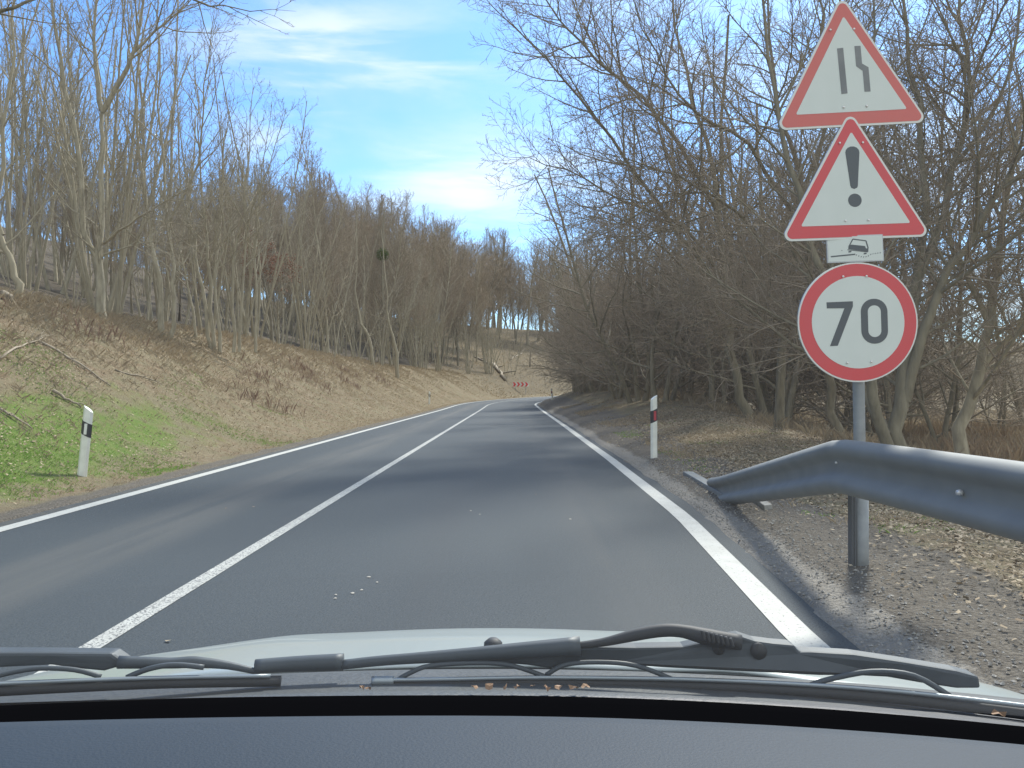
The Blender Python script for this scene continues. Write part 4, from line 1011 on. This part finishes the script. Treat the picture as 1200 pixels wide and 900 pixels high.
# ------------------------------------------------------------------ guardrail
def guardrail():
    # points along the rail: lateral x, depth y, height of its upper edge
    path = [Vector((2.18, -2.0, .95)), Vector((2.14, 1.0, .945)), Vector((2.11, 3.2, .945)), Vector((2.03, 4.45, .945)), Vector((2.02, 4.75, .935)), Vector((2.04, 5.05, .89)), Vector((2.16, 6.4, .66)), Vector((2.36, 8.6, .29)), Vector((2.42, 9.3, .19))]
    o0 = Vector((2.1, 4.6, gz(2.1, 4.6)))
    e = empty('guardrail', o0, 'grey steel crash barrier sloping down into the right verge in front of the sign pole', 'guardrail')
    # W-profile (offset toward the road, height below the top edge)
    prof = [(.0, 0), (-.014, .004), (-.03, .012), (-.052, .04), (-.073, .062), (-.076, .086), (-.055, .108), (-.012, .135), (.0, .155), (-.012, .175), (-.055, .202), (-.076, .224), (-.073, .248), (-.052, .27), (-.03, .298), (-.014, .306), (0, .31)]
    # German profile: one broad shallow trough with rounded shoulders
    prof = [(.03, .002), (.014, -.006), (-.008, -.004), (-.034, .010), (-.052, .030), (-.058, .052), (-.050, .072), (-.030, .092), (-.012, .108), (-.004, .128), (-.002, .155), (-.004, .182), (-.012, .202), (-.030, .218), (-.050, .238), (-.058, .258), (-.052, .280), (-.034, .300), (-.008, .314), (.014, .316), (.03, .308)]
    pts = []
    for i in range(len(path) - 1):
        p0 = path[max(i-1, 0)]; p1 = path[i]; p2 = path[i+1]; p3 = path[min(i+2, len(path)-1)]
        for j in range(5):
            t = j / 5; t2 = t*t; t3 = t2*t
            pts.append(.5 * ((2*p1) + (p2-p0)*t + (2*p0-5*p1+4*p2-p3)*t2 + (3*p1-p0-3*p2+p3)*t3))
    pts.append(path[-1]); n = len(pts); k = len(prof); vs = []
    for i, p in enumerate(pts):
        t = (pts[min(i+1, n-1)] - pts[max(i-1, 0)]).normalized(); side = Vector((t.y, -t.x, 0)).normalized(); up = Vector((0, 0, 1))
        sq = .55 if i > n - 3 else 1
        for (a, b) in prof: vs.append(p + side * a - up * b - Vector((.003, 0, 0)))
    vs2 = [v + Vector((.004, 0, 0)) for v in vs]
    mb = MB(o0); fs = [(i*k+j, i*k+j+1, (i+1)*k+j+1, (i+1)*k+j) for i in range(n-1) for j in range(k-1)]
    mb.add(vs, fs)
    ob = mb.build('rail_beam', [M['steel_rail']], e, smooth=True)
    so_ = ob.modifiers.new('solid', 'SOLIDIFY'); so_.thickness = .005; so_.offset = 1
    for (y_, zz, nm) in ((3.45, .80, 'a'), (3.05, .80, 'b'), (4.62, .79, 'c')):
        pass
    def bolt(x_, y_, z_, r=.012):
        q = MB(o0); q.tube([(x_ + .01, y_, z_), (x_ - .012, y_, z_)], [r, r * .8], 8); q.build('bolt', [M['rivet']], e, smooth=True)
    for (px, py, d, r) in ((965, 542, 4.75, .008), (1128, 577, 3.55, .015), (867, 557, 7.6, .009), (882, 556, 7.1, .008), (858, 562, 7.9, .008)):
        p = at(px, py, d); bolt(float(np.interp(p.y, [1, 3.2, 4.6, 6.4, 8.6], [2.13, 2.10, 2.01, 2.15, 2.35])) - .012, p.y, p.z, r)
    for y_ in (2.5, .5, -1.5):
        x_ = 2.15; mb = MB(o0); mb.box((x_ + .03, y_ - .02, -.5), (x_ + .13, y_ + .02, .90)); mb.box((x_ + .03, y_ - .04, -.5), (x_ + .036, y_ + .04, .9)); mb.build('post', [M['steel_dark']], e)
    # end anchor: steel channel and an old board lying on the ground
    mb = MB(o0); a = on(806, 556); b = on(866, 592)
    w = (b - a).normalized(); s_ = Vector((-w.y, w.x, 0)) * .07
    mb.prism([a - s_ - Vector((0, 0, .08)), b - s_ - Vector((0, 0, .08)), b + s_ - Vector((0, 0, .08)), a + s_ - Vector((0, 0, .08))], (0, 0, .12)); mb.build('anchor_plate', [M['steel_rail']], e, bevel=.01)
    c = on(876, 582); d_ = on(900, 598); s_ = Vector((.05, .03, 0)); mb = MB(c)
    mb.prism([c - s_ - Vector((0, 0, .05)), d_ - s_ - Vector((0, 0, .05)), d_ + s_ - Vector((0, 0, .05)), c + s_ - Vector((0, 0, .05))], (0, 0, .10))
    o = mb.build('concrete_slab', [M['concrete']], bevel=.008); o.location = c; tag(o, 'pale flat kerb slab lying in the dirt under the low end of the crash barrier', 'slab')
    # parts are built about o0 already
guardrail()

# ------------------------------------------------------------------ the car we sit in
def car():
    o0 = Vector((0, .9, .0))
    e = empty('car', o0, 'silver-grey car seen from its own front seat: bonnet, wipers and dashboard', 'car')
    paint = mat('car_paint_silver', (.36,.405,.395), .38, .2, (3, .25, (.32,.36,.35)), coat=.5)
    black = mat('black_plastic_trim', (.050,.058,.064), .55, 0, (30, .4, (.075,.083,.09)), (120, .15))
    rubber = mat('wiper_rubber', (.035,.038,.042), .65)
    armm = mat('wiper_arm_coat', (.050,.063,.074), .55, .1, (14, .5, (.085,.10,.11)))
    dash = mat('dashboard_vinyl', (.011,.023,.039), .7, 0, (3, .6, (.016,.030,.049)), (420, .12))
    frit = mat('windscreen_black_band', (.0025,.0025,.003), 1, spec=0)
    hedge = mat('wiper_metal_strip', (.32,.36,.38), .35, .6)
    def surf(name, rows, m_, smooth=True, solid=.003):
        v = []; k = len(rows[0]); [v.extend([Vector(p) - o0 for p in r]) for r in rows]
        i = np.arange(len(rows) * k).reshape(len(rows), k); q = np.stack([i[:-1, :-1], i[:-1, 1:], i[1:, 1:], i[1:, :-1]], -1).reshape(-1, 4)
        o = link(name, make_mesh(name, [tuple(p) for p in v], [(q, 0)], [m_], smooth), e)
        if solid: s_ = o.modifiers.new('solid', 'SOLIDIFY'); s_.thickness = solid; s_.offset = 0
        return o
    cx = -.03; xs_ = np.linspace(-.82, .82, 61)
    ds = np.linspace(.925, 2.15, 44)
    def hz(x, d):
        z = np.interp(d, [.88, .95, 1.1, 1.2, 1.3, 1.4, 1.5, 1.65, 1.8, 2.0, 2.15], [.921, .918, .898, .876, .848, .816, .780, .722, .655, .545, .43])
        ax = abs(x); z -= .085 * ax ** 2 + .9 * max(0, ax - .62) ** 2
        z += .006 * math.exp(-((x - .30) / .07) ** 2) + .004 * math.exp(-((x + .34) / .08) ** 2)
        return z
    def yy(x, d): return d - .18 * x * x        # the rear edge bows forward in the middle
    surf('bonnet', [[(cx + x, yy(x, d), hz(x, d)) for x in xs_] for d in ds], paint)
    # front wings
    for sg in (-1, 1):
        surf('wing', [[(cx + sg * (.825 + .02 * math.sin(a)), yy(.82, d), hz(.82, d) - .012 - (1 - math.cos(a)) * .45) for a in np.linspace(0, 1.5, 8)] for d in ds], paint)
    # cowl
    surf('cowl', [[(cx + x, yy(x, d) if d > .8 else d - .28 * max(0, x - .02) ** 2 - .10 * min(0, x) ** 2, z - .03 * x * x) for x in xs_] for d, z in ((.70, .930), (.742, .9545), (.77, .948), (.81, .934), (.85, .928), (.90, .922), (.935, .912))], black)
    # black printed band and dashboard
    xd = np.linspace(-.80, .80, 41)
    def bow(x): return .28 * max(0, x + .05) ** 2 + .10 * min(0, x + .05) ** 2
    surf('windscreen_band', [[(x, d - bow(x), z) for x in xd] for d, z in ((.60, .975), (.635, .972), (.67, .968), (.70, .966), (.738, .957))], frit)
    surf('dashboard', [[(x, d - bow(x), z) for x in xd] for d, z in ((.10, .96), (.24, 1.01), (.32, 1.018), (.42, 1.014), (.52, 1.004), (.59, .995), (.612, .990), (.622, .978), (.624, .95))], dash, solid=.004)
    # roof and screen pillars (out of the picture, they shade the dashboard)
    surf('roof', [[(cx + x, y_, 1.50 + .03 * (1 - (x / .6) ** 2) + .02 * math.sin((.02 - y_) * 1.5)) for x in np.linspace(-.58, .58, 13)] for y_ in np.linspace(.02, -1.7, 12)], paint, solid=.02)
    for sg in (-1, 1):
        mb = MB(o0); mb.tube([(cx + sg * .80, .62, .93), (cx + sg * .70, .33, 1.22), (cx + sg * .60, .02, 1.49)], .035, 10); mb.build('screen_pillar', [black], e, smooth=True)
        mb = MB(o0); mb.tube([(cx + sg * .74, -.75, .93), (cx + sg * .60, -.75, 1.49)], .05, 8); mb.build('door_pillar', [black], e, smooth=True)
        surf('door', [[(cx + sg * (.80 + .05 * math.sin(a * 3.1)), y_, .28 + .68 * (1 - a)) for a in np.linspace(0, 1, 8)] for y_ in np.linspace(.62, -1.6, 9)], paint, solid=.03)
    # windscreen glass: clear, faint green tint, mirror-like only at a slant
    gm = bpy.data.materials.new('windscreen_glass'); gm.use_nodes = True; nt = gm.node_tree; N = nt.nodes; L = nt.links; N.clear()
    out = N.new('ShaderNodeOutputMaterial'); tr = N.new('ShaderNodeBsdfTransparent'); tr.inputs[0].default_value = (.955, .985, .98, 1)
    gl = N.new('ShaderNodeBsdfGlossy'); gl.inputs['Roughness'].default_value = .02; fr = N.new('ShaderNodeFresnel'); fr.inputs[0].default_value = 1.12
    mx = N.new('ShaderNodeMixShader'); L.new(fr.outputs[0], mx.inputs[0]); L.new(tr.outputs[0], mx.inputs[1]); L.new(gl.outputs[0], mx.inputs[2])
    # a film of dust on the pane catches the sun
    tl = N.new('ShaderNodeBsdfTranslucent'); tl.inputs[0].default_value = (.9, .93, .95, 1); tc = N.new('ShaderNodeTexCoord'); nz = N.new('ShaderNodeTexNoise'); nz.inputs['Scale'].default_value = 2.2; nz.inputs['Detail'].default_value = 5
    L.new(tc.outputs['Object'], nz.inputs[0]); rg_ = N.new('ShaderNodeMapRange'); rg_.inputs['From Min'].default_value = .3; rg_.inputs['From Max'].default_value = .7
    rg_.inputs['To Min'].default_value = .007; rg_.inputs['To Max'].default_value = .012; L.new(nz.outputs[0], rg_.inputs[0])
    m2 = N.new('ShaderNodeMixShader'); L.new(rg_.outputs[0], m2.inputs[0]); L.new(mx.outputs[0], m2.inputs[1]); L.new(tl.outputs[0], m2.inputs[2]); L.new(m2.outputs[0], out.inputs[0])
    rows = []
    for f_ in np.linspace(0, 1, 14):
        d = .745 - .725 * f_; z = .956 + .544 * f_ + .05 * math.sin(math.pi * f_)
        hw = .80 - .2 * f_; rows.append([(cx + hw * q, d - .10 * q * q, z - .01 * q * q) for q in np.linspace(-1, 1, 21)])
    surf('windscreen', rows, gm, solid=0)
    # wipers, traced in the photograph and laid just above the cowl
    dd = lambda px: .86 - .12 * ((px - 560) / 700) ** 2
    def pt(px, py, off=0): return at(px, py, dd(px) + off)
    def wiper(label, body, tubes, strip, ext=.016):
        w = bpy.data.objects.new('wiper', None); C.objects.link(w); w.parent = e; w.location = (0, 0, 0); w['label'] = label
        return w
    def solid_poly(name, pl, m_, par, th=.014, off=0, smooth=False):
        mb = MB(o0); mb.prism([pt(a, b, off) for a, b in pl], (0, th, 0)); return mb.build(name, [m_], par, bevel=.003)
    def rod(name, pl, r, m_, par, off=0, k=8, flat=1.0):
        mb = MB(o0); pts = [pt(a, b, off) for a, b in pl]; sm = []
        for i in range(len(pts) - 1):
            p0 = pts[max(i-1, 0)]; p1 = pts[i]; p2 = pts[i+1]; p3 = pts[min(i+2, len(pts)-1)]
            for j in range(4):
                t = j / 4; t2 = t*t; t3 = t2*t
                sm.append(.5 * ((2*p1) + (p2-p0)*t + (2*p0-5*p1+4*p2-p3)*t2 + (3*p1-p0-3*p2+p3)*t3))
        sm.append(pts[-1]); rad = r if not hasattr(r, '__len__') else list(np.interp(np.linspace(0, 1, len(sm)), np.linspace(0, 1, len(r)), r))
        mb.tube(sm, rad, k, flat=flat); return mb.build(name, [m_], par, smooth=True)
    # each wiper is a part; its pieces are sub-parts
    def wiper_part(main_pl, th, label):
        o = solid_poly('wiper', main_pl, armm, e, th); o['label'] = label; return o
    w2 = wiper_part([(560, 765), (640, 758), (700, 757), (745, 758), (800, 757), (842, 748), (866, 744), (884, 750), (906, 753), (930, 755), (936, 763), (950, 763), (1000, 766), (1060, 775), (1120, 785), (1146, 792), (1148, 806),
                     (1120, 806), (1080, 800), (1040, 793), (1000, 791), (960, 791), (900, 788), (840, 785), (780, 782), (720, 778), (668, 776), (645, 783), (618, 779), (590, 777), (530, 776), (528, 771)], .02, 'long right-hand wiper with broad arm')
    rod('arm_rod', [(402, 778), (450, 773), (520, 768), (600, 762), (680, 756)], [.0055, .006, .008, .011], armm, w2, -.004)
    rod('rod_sleeve', [(300, 780), (350, 777), (403, 775)], [.0075, .0085, .0095], armm, w2, 0, 10)
    rod('washer_hose', [(660, 757), (705, 752), (745, 743), (776, 738), (800, 739), (830, 746), (868, 752)], [.003, .0045, .0065, .007, .007, .009, .008], rubber, w2, -.008, 10)
    for k in range(7): rod('hose_rib', [(822 + k * 5.5, 738 + k * 1.5), (825 + k * 5.5, 750 + k * 1.2)], .0018, rubber, w2, -.022, 6)
    for cx_, cy_, r_ in ((842, 760, .0065), (889, 763, .0085)):
        mb = MB(o0); p = pt(cx_, cy_, -.004); mb.tube([p, p + Vector((0, .012, 0))], [r_, r_ * 1.1], 16); mb.build('pivot_screw', [rubber], w2, smooth=True)
    rod('wiper_blade', [(438, 802), (520, 800), (640, 799), (800, 802), (940, 808), (1060, 818), (1200, 835), (1300, 850)], .0062, rubber, w2, -.012)
    rod('blade_spine', [(448, 796), (520, 795), (640, 793), (800, 795), (940, 801), (1060, 810), (1200, 826), (1300, 840)], .0024, hedge, w2, -.016, 6)
    rod('blade_yoke', [(462, 798), (480, 788), (505, 779), (560, 776), (600, 779), (642, 793)], .0027, armm, w2, -.010)
    rod('blade_yoke', [(640, 790), (662, 778), (700, 775), (745, 779), (790, 796)], .0027, armm, w2, -.010)
    rod('blade_yoke', [(945, 803), (970, 795), (1020, 786), (1070, 791), (1112, 815)], .0030, armm, w2, -.010)
    rod('blade_end_clip', [(436, 797), (462, 797)], .0055, hedge, w2, -.014)
    w1 = wiper_part([(-60, 763), (0, 764), (60, 764), (132, 765), (142, 772), (150, 778), (122, 786), (100, 784), (60, 779), (0, 782), (-60, 790)], .02, 'left-hand wiper at the left edge')
    rod('arm_rod', [(140, 775), (200, 776), (230, 775), (270, 779), (310, 788)], [.007, .006, .0065, .0045, .003], armm, w1, 0)
    rod('wiper_blade', [(-60, 812), (0, 808), (100, 803), (200, 799), (330, 797)], .0060, rubber, w1, -.012)
    rod('blade_spine', [(-60, 803), (0, 800), (100, 796), (200, 793), (318, 791)], .0022, hedge, w1, -.016, 6)
    rod('blade_yoke', [(-20, 796), (15, 787), (50, 782), (90, 784), (120, 792)], .0027, armm, w1, -.010)
    rod('blade_yoke', [(150, 793), (175, 783), (205, 778), (240, 781)], .003, armm, w1, -.010)
    # washer jet
    mb = MB(o0); p = at(578, 757, 1.02); mb.tube([p - Vector((0, 0, .006)), p + Vector((0, 0, .006)), p + Vector((0, 0, .011))], [.013, .012, .006], 12); mb.tube([p + Vector((0, -.012, .003)), p + Vector((0, -.004, .004))], .004, 8)
    mb.build('washer_nozzle', [rubber], e, smooth=True)
    return e
car()
# dead leaves caught at the foot of the windscreen
rg = random.Random(4)
def dead_leaf(p, s_, label, group=None):
    mb = MB(p); n = 7; vs = [Vector((0, 0, .004))] + [Vector((s_ * math.cos(6.28 * k / n) * rg.uniform(.7, 1.2), s_ * .6 * math.sin(6.28 * k / n) * rg.uniform(.7, 1.2), rg.uniform(0, .006))) for k in range(n)]
    rz = rg.uniform(0, 3); vs = [Vector((v.x * math.cos(rz) - v.y * math.sin(rz), v.x * math.sin(rz) + v.y * math.cos(rz), v.z)) + Vector(p) for v in vs]
    mb.add(vs, [(0, 1 + k, 1 + (k + 1) % n) for k in range(n)]); o = mb.build('dead_leaf', [leafm]); o.location = p; tag(o, label, 'leaf', group)
leafm = mat('dead_leaf', (.28,.165,.09), .7, 0, (60, .6, (.18,.10,.055)))
for px in (425, 432, 556, 574, 592, 606, 624, 640, 655, 672, 686):
    dead_leaf(at(px, 808 + rg.uniform(-1, 1), .752), rg.uniform(.003, .0065), 'dead brown leaf caught in the row along the foot of the windscreen', 'dead leaves at the foot of the windscreen')
dead_leaf(at(1168, 838, .68), .007, 'single orange leaf at the right end of the windscreen foot')
